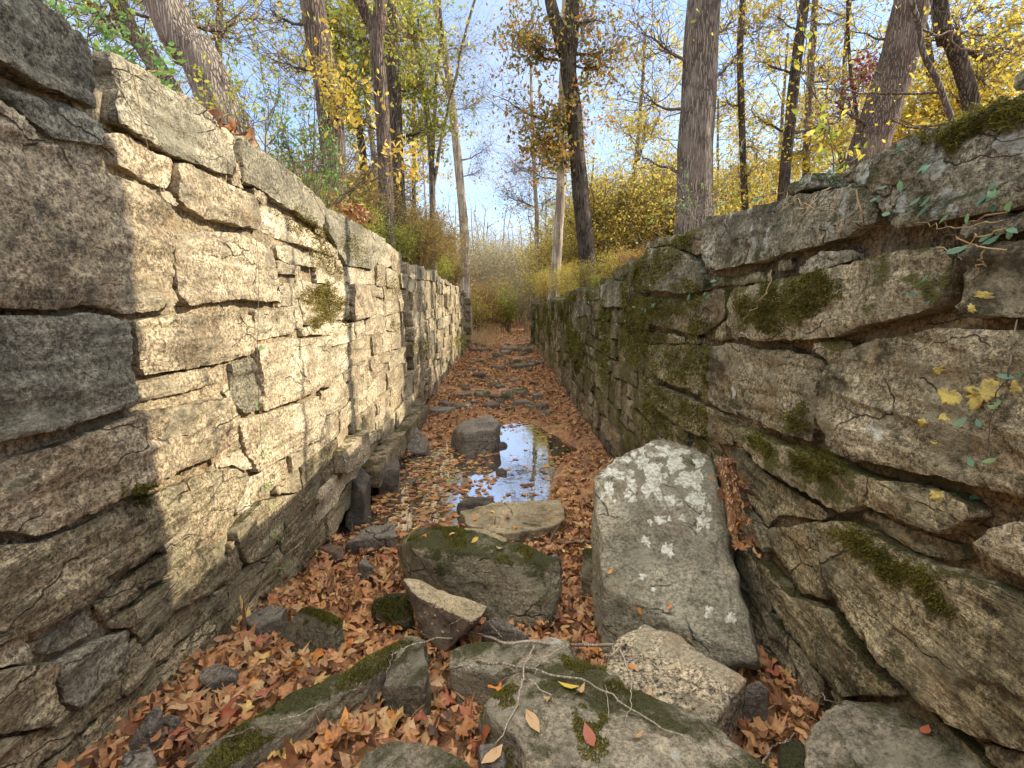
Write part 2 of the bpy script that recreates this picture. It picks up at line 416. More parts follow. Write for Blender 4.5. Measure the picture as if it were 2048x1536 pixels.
M['f_rust'] = leaf_mat('orange brown foliage', [(0.0, (0.42, 0.16, 0.04)), (0.5, (0.52, 0.26, 0.05)), (1.0, (0.34, 0.28, 0.06))], 0.45, 0.6)
M['f_oak'] = leaf_mat('turning oak foliage', [(0.0, (0.16, 0.17, 0.035)), (0.5, (0.26, 0.22, 0.045)), (0.8, (0.42, 0.24, 0.04)), (1.0, (0.52, 0.22, 0.04))], 0.45, 0.6)
M['f_red'] = leaf_mat('dark red foliage', [(0.0, (0.22, 0.03, 0.035)), (1.0, (0.38, 0.06, 0.05))], 0.45, 0.6)
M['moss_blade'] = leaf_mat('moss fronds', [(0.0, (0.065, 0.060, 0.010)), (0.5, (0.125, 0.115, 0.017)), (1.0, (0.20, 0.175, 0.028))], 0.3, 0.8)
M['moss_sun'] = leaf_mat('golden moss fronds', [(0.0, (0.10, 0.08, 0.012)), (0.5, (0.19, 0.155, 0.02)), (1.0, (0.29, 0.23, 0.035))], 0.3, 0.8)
M['straw'] = leaf_mat('dry straw', [(0.0, (0.42, 0.28, 0.13)), (0.5, (0.52, 0.39, 0.2)), (1.0, (0.30, 0.17, 0.08))], 0.2, 0.7)
M['grass'] = leaf_mat('bank grass', [(0.0, (0.12, 0.18, 0.04)), (0.4, (0.24, 0.28, 0.06)), (0.7, (0.42, 0.33, 0.13)), (1.0, (0.50, 0.38, 0.16))], 0.35, 0.6)
M['bark_grey'] = bark_mat('grey furrowed bark', (0.075, 0.06, 0.048), (0.27, 0.225, 0.18), 0.15)
M['bark_brown'] = bark_mat('brown furrowed bark', (0.06, 0.045, 0.035), (0.215, 0.165, 0.125), 0.1)
M['bark_dark'] = bark_mat('dark bark', (0.03, 0.024, 0.018), (0.135, 0.108, 0.082), 0.15)
M['bark_pale'] = bark_mat('pale smooth bark', (0.20, 0.165, 0.12), (0.44, 0.38, 0.30), 0.0, 0.4, 0.4)
M['twig'] = bark_mat('twig bark', (0.09, 0.065, 0.045), (0.22, 0.17, 0.125), 0.0, 1.0, 0.3)
M['twig_pale'] = bark_mat('bleached twig', (0.14, 0.11, 0.08), (0.38, 0.325, 0.25), 0.0, 2.0, 0.3)
M['rotwood'] = bark_mat('rotten wood', (0.16, 0.08, 0.04), (0.42, 0.25, 0.13), 0.0, 1.6)


def ground_mat():
    m, nt = new_mat('leaf strewn soil')
    p = nd(nt, 'ShaderNodeNewGeometry').outputs['Position']
    a = nz(nt, p, 1.2, 5, 0.6); b = nz(nt, p, 22.0, 6, 0.7)
    v = nd(nt, 'ShaderNodeTexVoronoi', {'Vector': p, 'Scale': 14.0})
    col = ramp(nt, b, [(0.3, (0.045, 0.028, 0.018)), (0.5, (0.13, 0.065, 0.032)), (0.7, (0.26, 0.13, 0.06))])
    lf = ramp(nt, nd(nt, 'ShaderNodeSeparateColor', {0: v.outputs['Color']}).outputs[0], [(0.0, (0.20, 0.085, 0.035)), (0.5, (0.36, 0.17, 0.07)), (1.0, (0.45, 0.28, 0.11))])
    col = mixc(nt, sstep(nt, a, 0.35, 0.65, 0.25, 0.85), col, lf)
    h = mth(nt, 'ADD', b, v.outputs['Distance'])
    bp = nd(nt, 'ShaderNodeBump', {'Strength': 0.8, 'Distance': 0.03, 'Height': h})
    bs = nd(nt, 'ShaderNodeBsdfPrincipled', {'Base Color': col, 'Roughness': 0.95, 'Normal': bp.outputs[0]})
    nd(nt, 'ShaderNodeOutputMaterial', {0: bs.outputs[0]})
    return m


def water_mat():
    m, nt = new_mat('still dark water')
    p = nd(nt, 'ShaderNodeNewGeometry').outputs['Position']
    n = nz(nt, p, 9.0, 2, 0.5)
    bp = nd(nt, 'ShaderNodeBump', {'Strength': 0.06, 'Distance': 0.02, 'Height': n})
    df = nd(nt, 'ShaderNodeBsdfDiffuse', {'Color': (0.03, 0.022, 0.014)})
    gl = nd(nt, 'ShaderNodeBsdfGlossy', {'Color': (0.95, 0.97, 1.0), 'Roughness': 0.015, 'Normal': bp.outputs[0]})
    fr = nd(nt, 'ShaderNodeFresnel', {'IOR': 2.6, 'Normal': bp.outputs[0]}).outputs[0]
    mx = nd(nt, 'ShaderNodeMixShader', {0: sstep(nt, fr, 0.15, 0.45, 0.15, 0.75), 1: df.outputs[0], 2: gl.outputs[0]})
    nd(nt, 'ShaderNodeOutputMaterial', {0: mx.outputs[0]})
    return m


M['ground'] = ground_mat(); M['water'] = water_mat()

# ------------------------------------------------------------------ terrain
POOL = [atZ(x, y, 0.0)[:2] for x, y in [(640, 1085), (690, 1000), (735, 950), (790, 925), (850, 905), (890, 888), (950, 868), (1000, 853), (1050, 845), (1115, 868),
                                        (1165, 898), (1120, 930), (1095, 970), (1085, 1005), (1010, 1030), (930, 1040), (870, 1060), (800, 1075)]]


def top_left(y): return np.interp(y, [0, 1.5, 4, 8, 18.3], [2.9, 2.85, 2.72, 2.58, 2.3])


def top_right(y): return np.interp(y, [0, 1.7, 1.8, 4.4, 4.6, 6.3, 7, 10, 18.5], [2.52, 2.52, 2.48, 2.46, 2.38, 2.3, 2.18, 2.05, 1.8])


def bed(x, y):
    z = np.interp(y, [-5, 0, 1.2, 2, 3, 3.9, 8, 18, 40, 70, 150], [0.7, 0.60, 0.49, 0.33, 0.14, 0.03, 0.05, 0.15, 0.3, 1.6, 4.0])
    z = z - 0.11 * sm(-1.1, 0.1, x) * sm(3.8, 2.8, y) * sm(0.9, 1.6, y)
    z = z + 0.035 * fbm(x * 1.3, y * 1.3, 0.2, 3, 3)
    z = z + 0.07 * sm(0.5, 1.25, x) * sm(3, 5, y)
    d = sdf_poly(POOL, x, y)
    return z - 0.22 * sm(-0.12, 0.28, d) - 0.03 * sm(-0.3, 0.1, d)


def ground_z(x, y):
    x, y = np.broadcast_arrays(np.asarray(x, float), np.asarray(y, float))
    b = bed(x, y)
    inwall = sm(20.5, 18.2, y)
    k = 0.22
    dl, dr = np.clip(-1.66 - x, 0, None), np.clip(x - 1.56, 0, None)
    # beyond the walls the banks fall away to gentle slopes
    hl = np.where(x < -1.6, inwall * (top_left(y) - 0.08) + (1 - inwall) * (b + 1.7 * sm(0, 5, dl)), b)
    hr = np.where(x > 1.5, inwall * (top_right(y) - 0.08) + (1 - inwall) * (b + 1.4 * sm(0, 5, dr)), b)
    z = np.where(x < -1.6, hl + 0.05 * np.minimum(dl, 14), np.where(x > 1.5, hr + 0.06 * np.minimum(dr, 14), b))
    z = z + np.where(np.abs(x) > 1.6, 0.06 * fbm(x * 0.8, y * 0.8, 4.2, 8, 3), 0)
    return z + 2.5 * sm(30, 90, np.hypot(x, y)) * (0.6 + 0.5 * noise(x * 0.03, y * 0.03, 1, 4))


xs = np.unique(np.r_[-160, -120, -90, -60, -45, -35, -28, np.arange(-22, -4, 1.0), np.arange(-4, -1.9, 0.15), np.arange(-1.9, -1.45, 0.08),
                     np.arange(-1.45, 1.4, 0.05), np.arange(1.4, 1.9, 0.08), np.arange(1.9, 4.2, 0.15), np.arange(4.2, 22, 1.0), 28, 35, 45, 60, 90, 120, 160])
ys = np.unique(np.r_[-60, -30, -15, -8, -4, -2, -1, np.arange(0, 9, 0.05), np.arange(9, 21, 0.12), np.arange(21, 50, 0.8), 55, 60, 70, 80, 100, 130, 170])
GX, GY = np.meshgrid(xs, ys, indexing='ij')
GZ = ground_z(GX, GY)
gv = np.stack([GX, GY, GZ], -1).reshape(-1, 3)
nx, ny = GX.shape
gi = (np.arange(nx - 1)[:, None] * ny + np.arange(ny - 1)[None])
gq = np.stack([gi, gi + ny, gi + ny + 1, gi + 1], -1).reshape(-1, 4)
g = link('ground', mesh_np('ground', gv, [gq], M['ground']))
g['kind'] = 'structure'; g['label'] = 'leaf strewn soil of the channel bed and its banks'
POLYS = [(gv, gq)]          # surfaces things may rest on

# pool of water
wp = np.array([p for p in POOL]); c = wp.mean(0)
wp = c + (wp - c) * 1.12
wp[:, 0] = np.clip(wp[:, 0], -1.44, 1.3)
wv = [(p[0], p[1], 0.0) for p in wp] + [(c[0], c[1], 0.0)]
wo = link('water', mesh_np('water', wv, [[(i, (i + 1) % len(wp), len(wp)) for i in range(len(wp))]], M['water']))
wo['kind'] = 'structure'; wo['label'] = 'still pool of dark water reflecting the sky'


# ------------------------------------------------------------------ leaves
def rand_rot(n):
    q = rng.normal(size=(n, 4)); q /= np.linalg.norm(q, axis=1, keepdims=True)
    w, x, y, z = q.T
    return np.stack([1 - 2 * (y * y + z * z), 2 * (x * y - z * w), 2 * (x * z + y * w), 2 * (x * y + z * w), 1 - 2 * (x * x + z * z), 2 * (y * z - x * w),
                     2 * (x * z - y * w), 2 * (y * z + x * w), 1 - 2 * (x * x + y * y)], 1).reshape(n, 3, 3)


def flat_rot(n, tilt):
    a = rng.uniform(0, 2 * PI, n); ca, sa = np.cos(a), np.sin(a)
    Z = np.zeros(n); O = np.ones(n)
    Rz = np.stack([ca, -sa, Z, sa, ca, Z, Z, Z, O], 1).reshape(n, 3, 3)
    b = rng.normal(0, tilt, n); cb, sb = np.cos(b), np.sin(b)
    Rx = np.stack([O, Z, Z, Z, cb, -sb, Z, sb, cb], 1).reshape(n, 3, 3)
    a = rng.uniform(0, 2 * PI, n); ca, sa = np.cos(a), np.sin(a)
    R2 = np.stack([ca, -sa, Z, sa, ca, Z, Z, Z, O], 1).reshape(n, 3, 3)
    return R2 @ Rx @ Rz


_half = [(90, 1.0), (76, 0.66), (66, 0.52), (52, 0.76), (36, 0.94), (22, 0.64), (6, 0.47), (-14, 0.70), (-38, 0.46), (-64, 0.36)]
_ol = _half + [(-90, 0.12)] + [(180 - a, r) for a, r in _half[:0:-1]]
_ol = np.array([(r * math.cos(math.radians(a)), r * math.sin(math.radians(a))) for a, r in _ol])
_n = len(_ol)
T_SYC_V = np.vstack([[[0, 0]], _ol * 0.5, _ol])


def syc_variant():
    k = rng.uniform(.72, 1.18, _n)[:, None] * (1 if rng.random() > .3 else np.where(_ol[:, :1] > rng.uniform(-.1, .5), rng.uniform(.3, .6), 1.0))
    o_ = _ol * k * np.array([rng.uniform(.75, 1.1), 1.0])
    return np.vstack([[[0, 0]], o_ * rng.uniform(.4, .6), o_])


_i = np.arange(_n); _j = (_i + 1) % _n
T_SYC_F = [np.stack([np.zeros(_n, int), 1 + _i, 1 + _j], 1), np.stack([1 + _i, 1 + _n + _i, 1 + _n + _j, 1 + _j], 1)]
T_OVAL_V = np.array([(0, -1), (0.42, -0.35), (0.40, 0.3), (0, 1), (-0.40, 0.3), (-0.42, -0.35), (0, -0.35), (0, 0.3)], float)
T_OVAL_F = [np.array([(0, 1, 6), (0, 6, 5), (2, 3, 7), (3, 4, 7)]), np.array([(1, 2, 7, 6), (6, 7, 4, 5)])]
T_QUAD_V = np.array([(0, -1), (0.5, 0.05), (0, 1), (-0.5, 0.05)], float)
T_QUAD_F = [np.array([(0, 1, 2), (0, 2, 3)])]


def leaves_np(pos, size, rot, tv, tf, curl=0.5, ripple=0.0):
    n = len(pos); V = len(tv)
    p = np.repeat(tv[None], n, 0)
    a = rng.uniform(0, PI, n); c1 = rng.normal(0, curl, n); c2 = rng.normal(0, curl * 0.5, n)
    s1 = p[..., 0] * np.cos(a)[:, None] + p[..., 1] * np.sin(a)[:, None]
    s2 = -p[..., 0] * np.sin(a)[:, None] + p[..., 1] * np.cos(a)[:, None]
    z = c1[:, None] * s1 ** 2 + c2[:, None] * s2 ** 2 + rng.normal(0, curl * 0.35, n)[:, None] * np.abs(p[..., 0])
    if ripple: z = z + rng.normal(0, ripple, (n, V)) * np.hypot(p[..., 0], p[..., 1])
    k = 1 / (1 + 0.5 * np.abs(c1))[:, None]       # curled leaves draw in
    q = np.stack([p[..., 0] * k, p[..., 1] * k, z], -1) * np.asarray(size).reshape(-1, 1, 1)
    q = np.einsum('nij,nvj->nvi', rot, q) + np.asarray(pos)[:, None]
    off = (np.arange(n) * V)[:, None, None]
    return q.reshape(-1, 3), [(f[None] + off).reshape(-1, f.shape[1]) for f in tf]


def keep_sun(p, frac=0.15):
    """thin the foliage of the right bank where the photo shows open sun on the left wall"""
    p = np.asarray(p)
    t = (p[:, 0] - XL) / SUN[0]
    hy, hz = p[:, 1] - SUN[1] * t, p[:, 2] - SUN[2] * t
    blk = (p[:, 0] > 1.0) & (hy > 1.75) & (hy < 15) & (hz > 0.1) & (hz < 3.0)
    return (~blk) | (rng.random(len(p)) < frac)


# ------------------------------------------------------------------ masonry walls
def stone_np(sdf_fn, bbox, X, n, prot, res, seed, back=0.3, amp=1.0, round_r=None, tilt=(0, 0), bed_tilt=0.0):
    if round_r is None: round_r = 0.016 if n > 0 else 0.021
    u0, u1, v0, v1 = bbox
    u = np.arange(u0 - res, u1 + res, res); v = np.arange(v0 - res, v1 + res, res)
    if len(u) < 4 or len(v) < 4: return None
    U, V = np.meshgrid(u, v, indexing='ij')
    s = sdf_fn(U, V)
    s = s + 0.010 * fbm(U * 5, V * 5, seed * 0.37, seed, 3) + 0.0045 * noise(U * 40, V * 40, seed * 0.7, seed + 3)
    inn = s > 0
    core_ = s > 0.022                       # drop slivers that hold no body of stone
    for _ in range(int(0.034 / res) + 2):
        g2 = core_.copy()
        g2[1:] |= core_[:-1]; g2[:-1] |= core_[1:]; g2[:, 1:] |= core_[:, :-1]; g2[:, :-1] |= core_[:, 1:]
        core_ = g2
    inn &= core_
    cell = inn[:-1, :-1] & inn[1:, :-1] & inn[1:, 1:] & inn[:-1, 1:]
    if cell.sum() < 6: return None
    gu, gvv = np.gradient(s, res)
    # distance to boundary -> rounding of the arris
    sc = np.clip(s, 0, None)
    cnt = np.zeros(U.shape, int)
    for a in (0, 1):
        for b in (0, 1): cnt[a:a + cell.shape[0], b:b + cell.shape[1]] += cell
    used = cnt > 0; bnd = used & (cnt < 4)
    gl = np.hypot(gu, gvv) + 1e-6
    mv = np.where(bnd, np.minimum(s / np.maximum(gl, 0.35), res * 1.3), 0)
    Uo = U - gu / gl * mv; Vo = V - gvv / gl * mv
    rr = round_r * (1 + 0.5 * noise(U * 6, V * 6, seed * 0.9, seed + 9))
    e = np.clip(1 - sc / rr, 0, 1)
    d = prot + tilt[0] * (U - (u0 + u1) / 2) + tilt[1] * (V - (v0 + v1) / 2)
    d = d + amp * ((0.010 if n > 0 else 0.013) * fbm(U * 2.2, V * 2.6, seed * 1.3, seed + 20, 3) + 0.006 * fbm(U * 15, V * 17, seed * 1.1, seed + 40, 4, 0.6))
    w = V + bed_tilt * U + 0.04 * noise(U * 2, V * 2, seed, seed + 7)
    led = fbm(U * 1.5, w * 16, seed * 0.3, seed + 60, 3)
    d = d + amp * 0.0065 * np.clip(led * 2.2, -1, 1)
    brk = noise(U * 3.1, V * 3.3, seed * 2.1, seed + 80)                     # broken, spalled patches
    d = d - amp * 0.014 * sm(0.28, 0.33, brk)
    d = d - rr * 0.9 * (1 - np.sqrt(np.clip(1 - e * e, 0, 1)))
    idx = -np.ones(U.shape, int); idx[used] = np.arange(used.sum())
    P = np.stack([X + n * d, Uo, Vo], -1)[used]
    q = np.stack([idx[:-1, :-1], idx[1:, :-1], idx[1:, 1:], idx[:-1, 1:]], -1)[cell]
    if n < 0: q = q[:, ::-1]
    # sides running back into the wall
    ed = np.concatenate([q[:, [0, 1]], q[:, [1, 2]], q[:, [2, 3]], q[:, [3, 0]]])
    key = np.sort(ed, 1); k1 = key[:, 0].astype(np.int64) * (len(P) + 1) + key[:, 1]
    _, inv, ct = np.unique(k1, return_inverse=True, return_counts=True)
    be = ed[ct[inv] == 1]
    vb = np.unique(be); mp = -np.ones(len(P), int); mp[vb] = np.arange(len(vb))
    A = P[vb].copy(); B = P[vb].copy(); B[:, 0] = X - n * back
    Mid = P[vb].copy(); Mid[:, 0] -= n * 0.04
    Mid[:, 1] += 0.004 * noise(A[:, 1] * 30, A[:, 2] * 30, 1, seed)
    nb = len(vb); base = len(P)
    a, b = mp[be[:, 0]] + base, mp[be[:, 1]] + base
    sq = np.concatenate([np.stack([b, a, a + nb, b + nb], 1), np.stack([b + nb, a + nb, a + 2 * nb, b + 2 * nb], 1)])
    return np.vstack([P, A, Mid, B]), np.vstack([q, sq])


def px_poly(pts, X):
    return [atX(x, y, X)[1:] for x, y in pts]


class Wall:
    def __init__(s, X, n): s.X, s.n = X, n; s.stones = []; s.polys = []; s.bb = []

    def put(s, sdf, bbox, mat, prot, seed, **kw):
        cu, cv = (bbox[0] + bbox[1]) / 2, (bbox[2] + bbox[3]) / 2
        dist = math.sqrt(s.X ** 2 + max(cu, 0.6) ** 2 + (cv - 2) ** 2)
        res = min(max(0.0043 * dist, 0.0085), 0.035)
        name = kw.pop('name', 'stone_block'); label = kw.pop('label', None)
        r = stone_np(sdf, bbox, s.X, s.n, prot, res, seed, **kw)
        if r is None: return
        A = (bbox[1] - bbox[0]) * (bbox[3] - bbox[2])
        vis = A / dist ** 2 * (1.4 / dist) * (1 if cu > 0.9 else 0.05)
        s.stones.append((vis, r[0], r[1], mat, name, label))

    def traced(s, px, mat, prot=0.0, **kw):
        poly = np.array(px_poly(px, s.X))
        s.polys.append(poly)
        b = (poly[:, 0].min(), poly[:, 0].max(), poly[:, 1].min(), poly[:, 1].max())
        s.bb.append(b)
        i = len(s.polys)
        sh = kw.pop('shrink', 0.004)
        s.put(lambda U, V: sdf_poly(poly, U, V) - sh, b, mat, prot * 0.7 + random.uniform(-0.008, 0.008), 100 + i * 7 + int(s.n), tilt=(random.uniform(-.015, .015), random.uniform(-.03, .03)), **kw)

    def fill(s, y0, y1, z0, top, matfn, hs=(0.16, 0.34), ls=(0.25, 0.85), skew=0.0, protfn=None, gap=0.012):
        z = z0; row = 0; seed = 1000 + int(s.n) * 300
        while True:
            h = random.uniform(*hs)
            y = y0 - random.uniform(0, 0.4)
            any_ = False
            while y < y1:
                L = random.uniform(*ls) * (1.3 if random.random() < 0.2 else 1)
                tz = float(top(y + L / 2))
                if z < tz - 0.05:
                    any_ = True
                    zt = z + h
                    last = zt > tz - 0.12
                    if last: zt = tz + random.uniform(-0.04, 0.05)
                    j = lambda a=0.014: random.uniform(-a, a)
                    sk = lambda yy: skew * (yy - y0)
                    poly = np.array([(y + j(.02), z + j()), (y + L * .5, z + j()), (y + L + j(.02), z + j()), (y + L + j(.02), zt + j()), (y + L * .55, zt + j(.02)), (y + j(.02), zt + j())])
                    parts = [poly]
                    if h > 0.25 and random.random() < 0.35 and not last:          # split into two thin stones
                        m = z + h * random.uniform(.35, .65)
                        parts = [np.array([(y, z), (y + L, z + j()), (y + L, m + j()), (y, m + j())]), np.array([(y, m + j() + .01), (y + L, m + .01 + j()), (y + L, zt), (y, zt)])]
                    for poly in parts:
                        b = (poly[:, 0].min(), poly[:, 0].max(), poly[:, 1].min(), poly[:, 1].max())
                        b = (b[0] - .1, b[1] + .1, b[2] - .09, b[3] + .09)
                        near = [p for p, q in zip(s.polys, s.bb) if q[0] < b[1] and q[1] > b[0] and q[2] < b[3] and q[3] > b[2]]
                        seed += 1

                        def sd(U, V, poly=poly, near=near):
                            Uw = U + 0.055 * fbm(U * 1.6, V * 1.6, s.n * 3.3, 61, 2); Vw = V + 0.05 * fbm(U * 1.1, V * 1.9, s.n * 5.1, 67, 2)
                            r = sdf_poly(poly, Uw, Vw) - gap * 0.5
                            for p in near: r = np.minimum(r, -sdf_poly(p, U, V) - gap)
                            return r
                        pr = random.gauss(0, 0.011) if protfn is None else protfn(y + L / 2, (b[2] + b[3]) / 2)
                        s.put(sd, b, matfn(y + L / 2, (b[2] + b[3]) / 2, last), pr, seed, back=0.42 if last else 0.28,
                              tilt=(random.uniform(-.03, .03), random.uniform(-.04, .04)), name='coping_stone' if last else 'stone_block')
                y += L
            z += h; row += 1
            if not any_ or row > 40: break

    def build(s, root, fillname, maxparts=96):
        s.stones.sort(key=lambda t: -t[0])
        rest = {}
        for k, (vis, v, f, mat, name, label) in enumerate(s.stones):
            if k < maxparts:
                c = v.mean(0)
                o = link(name, mesh_np(name, v - c, [f], M[mat]), root, c)
                if label: o['label'] = label
            else: rest.setdefault(mat, Acc()).add(v, [f])
        acc = Acc(); mats = list(rest); fm = []
        vs, fs, mi, nn = [], [], [], 0
        for i, mname in enumerate(mats):
            v, f = rest[mname].verts(), rest[mname].faces()[0]
            vs.append(v); fs.append(f + nn); nn += len(v); mi.append(np.full(len(f), i, np.int32))
        me = mesh_np(fillname, np.concatenate(vs) - np.asarray(root.location), [np.concatenate(fs)])
        for mname in mats: me.materials.append(M[mname])
        me.polygons.foreach_set('material_index', np.concatenate(mi))
        o = link(fillname, me, root, root.location)
        o['kind'] = 'stuff'

    def bvh(s):
        vs, fs, nn = [], [], 0
        for _, v, f, *_r in s.stones:
            vs.append(v); fs.append(f + nn); nn += len(v)
        return BVHTree.FromPolygons(np.concatenate(vs).tolist(), np.concatenate(fs).tolist())


LW, RW = Wall(XL, 1), Wall(XR, -1)
LEFT = [
    ([(-150, -80), (60, -5), (120, 35), (160, 72), (176, 100), (182, 150), (194, 222), (150, 203), (90, 183), (40, 158), (0, 136), (-150, 60)], 'slate', 0.045, dict(name='coping_stone', label='dark slab at the upper left end of the wall top', back=.6)),
    ([(-100, 110), (0, 168), (60, 182), (130, 207), (196, 236), (213, 257), (209, 292), (160, 285), (112, 280), (60, 240), (22, 205), (-100, 150)], 'slate', 0.0, {}),
    ([(125, 292), (180, 302), (232, 322), (236, 340), (210, 341), (150, 318)], 'buff_dark', -0.02, {}),
    ([(-150, 170), (0, 205), (45, 228), (70, 268), (135, 300), (220, 347), (290, 368), (335, 408), (342, 425), (345, 500), (342, 560), (349, 600), (340, 617), (290, 630), (242, 634), (200, 622), (165, 616), (82, 626), (0, 617), (-150, 613)], 'buff_dark', 0.03, dict(label='huge pitted brown block, the largest stone of the wall')),
    ([(205, 96), (273, 130), (325, 167), (386, 205), (420, 236), (441, 277), (461, 308), (460, 352), (427, 345), (376, 325), (325, 308), (284, 280), (239, 256), (219, 253), (212, 222), (219, 161), (205, 120)], 'buff_cap', 0.05, dict(name='coping_stone', back=.6)),
    ([(212, 270), (239, 267), (260, 270), (284, 284), (308, 304), (342, 320), (346, 359), (342, 379), (308, 367), (273, 345), (236, 328), (232, 305), (218, 290)], 'buff', 0.01, {}),
    ([(347, 328), (376, 329), (444, 363), (496, 388), (519, 408), (521, 444), (516, 466), (492, 457), (461, 449), (407, 441), (369, 415), (347, 386)], 'buff', 0.03, {}),
    ([(477, 273), (533, 314), (581, 345), (632, 393), (643, 410), (642, 449), (632, 453), (581, 422), (547, 405), (513, 377), (478, 360), (474, 308)], 'buff_cap', 0.05, dict(name='coping_stone', amp=.6, back=.6, label='smooth grey squared coping stone')),
    ([(348, 467), (403, 460), (472, 465), (513, 480), (543, 498), (550, 525), (555, 545), (560, 608), (480, 600), (430, 602), (370, 610), (352, 590), (347, 540)], 'buff', 0.02, {}),
    ([(354, 438), (385, 437), (402, 453), (352, 461)], 'buff_dark', -0.05, {}),
    ([(373, 613), (440, 607), (503, 613), (500, 624), (400, 619)], 'slate', 0.015, {}),
    ([(-150, 625), (0, 624), (82, 633), (170, 626), (240, 640), (251, 655), (257, 710), (261, 760), (272, 805), (249, 818), (137, 853), (0, 885), (-150, 915)], 'slate', 0.02, dict(label='smooth blue grey block')),
    ([(-100, 925), (0, 897), (100, 872), (190, 846), (194, 853), (80, 890), (0, 916), (-100, 945)], 'slate', 0.0, {}),
    ([(262, 640), (342, 624), (444, 621), (505, 630), (508, 675), (505, 708), (460, 720), (376, 741), (286, 755), (272, 705)], 'buff', 0.01, {}),
    ([(282, 763), (456, 726), (456, 765), (393, 783), (308, 803), (281, 807)], 'buff', 0.0, {}),
    ([(290, 812), (440, 776), (445, 785), (360, 806), (300, 818)], 'buff', 0.02, {}),
    ([(462, 728), (503, 715), (518, 740), (523, 790), (513, 823), (482, 831), (467, 790)], 'buff_cap', -0.01, {}),
    ([(-150, 950), (0, 920), (100, 892), (200, 856), (290, 825), (450, 792), (470, 835), (469, 880), (430, 910), (350, 950), (300, 975), (240, 997), (140, 1047), (65, 1074), (20, 1067), (-150, 1075)], 'buff_dark', 0.03, dict(label='long brown block with rusty patches')),
    ([(476, 840), (560, 817), (638, 792), (648, 830), (638, 880), (590, 903), (512, 948), (492, 900)], 'buff', 0.0, {}),
    ([(510, 690), (590, 676), (660, 671), (661, 769), (600, 798), (532, 823), (519, 760), (514, 720)], 'buff', 0.02, {}),
    ([(511, 622), (590, 613), (595, 655), (590, 668), (514, 683)], 'buff_pale', 0.01, {}),
    ([(-150, 1095), (65, 1088), (140, 1062), (240, 1012), (372, 958), (383, 985), (373, 1045), (300, 1105), (265, 1135), (170, 1210), (105, 1245), (0, 1285), (-150, 1330)], 'low', 0.02, dict(bed_tilt=.15)),
    ([(380, 1000), (380, 960), (470, 932), (508, 955), (470, 1040), (455, 1055), (387, 1093), (378, 1040)], 'low', 0.0, dict(bed_tilt=.2)),
    ([(70, 1285), (175, 1220), (211, 1254), (120, 1308), (75, 1310)], 'slate', 0.01, {}),
    ([(186, 1215), (272, 1142), (380, 1072), (384, 1103), (335, 1148), (214, 1248)], 'low', 0.015, {}),
    ([(116, 1320), (255, 1257), (254, 1330), (155, 1430), (133, 1410), (117, 1355)], 'slate', 0.02, dict(label='grey tapering block low in the wall')),
    ([(-150, 1360), (0, 1345), (105, 1320), (116, 1400), (148, 1440), (100, 1455), (-150, 1500)], 'low', 0.03, {}),
    ([(218, 1252), (340, 1153), (390, 1107), (461, 1064), (459, 1163), (350, 1226), (290, 1288), (259, 1258)], 'low', 0.0, dict(bed_tilt=.25)),
    ([(466, 1060), (525, 1000), (590, 985), (545, 1110), (492, 1128), (467, 1080)], 'low', 0.02, {}),
    ([(290, 1297), (360, 1234), (461, 1170), (461, 1210), (384, 1272), (315, 1335)], 'low', -0.02, {}),
    ([(548, 490), (580, 492), (628, 518), (632, 535), (570, 526), (552, 515)], 'buff_pale', 0.03, {}),
    ([(548, 520), (590, 530), (632, 540), (634, 552), (590, 552), (556, 546)], 'buff_pale', 0.02, {}),
    ([(524, 410), (560, 420), (640, 470), (690, 505), (680, 520), (640, 505), (560, 478), (526, 465)], 'buff_pale', 0.0, {}),
    ([(648, 412), (700, 440), (770, 478), (768, 500), (742, 540), (690, 530), (650, 460)], 'buff_cap', 0.03, dict(name='coping_stone', back=.6)),
    ([(665, 905), (718, 858), (722, 890), (700, 935), (670, 952)], 'buff_pale', 0.13, {}),
]
for px, mat, pr, kw in LEFT: LW.traced(px, mat, pr, **kw)
# the ledge of the footing course
for a, b_, z0_, z1_ in ((4.55, 5.5, 0.13, 0.36), (5.52, 6.6, 0.12, 0.34), (6.62, 7.7, 0.10, 0.31)):
    poly = np.array([(a, z0_), (b_, z0_), (b_, z1_), (a, z1_)]); LW.polys.append(poly); LW.bb.append((a, b_, z0_, z1_))
    LW.put(lambda U, V, poly=poly: sdf_poly(poly, U, V) - .004, (a, b_, z0_, z1_), 'buff_dark', 0.17, 55 + int(a * 10), back=.3, round_r=.03)


def lmat(y, z, last):
    if last: return random.choice(['buff_cap', 'buff_pale', 'buff'])
    if z < 0.12: return 'b_wet'
    if z < 0.75 and y < 4: return 'low'
    if y > 7: return random.choice(['buff', 'buff_pale', 'buff_pale', 'buff_cap'])
    return random.choice(['buff', 'buff_pale', 'buff_pale', 'buff_pale', 'buff'])


def lprot(y, z):
    p = random.gauss(0, 0.009)
    if y > 7: p = random.gauss(0, 0.026)
    if z < 0.12: p -= 0.10
    if 7.0 < y < 7.5: p -= 0.12
    return p


LW.fill(0.2, 18.3, -0.25, top_left, lmat, hs=(0.2, 0.38), ls=(0.32, 0.95), protfn=lprot, gap=0.008)

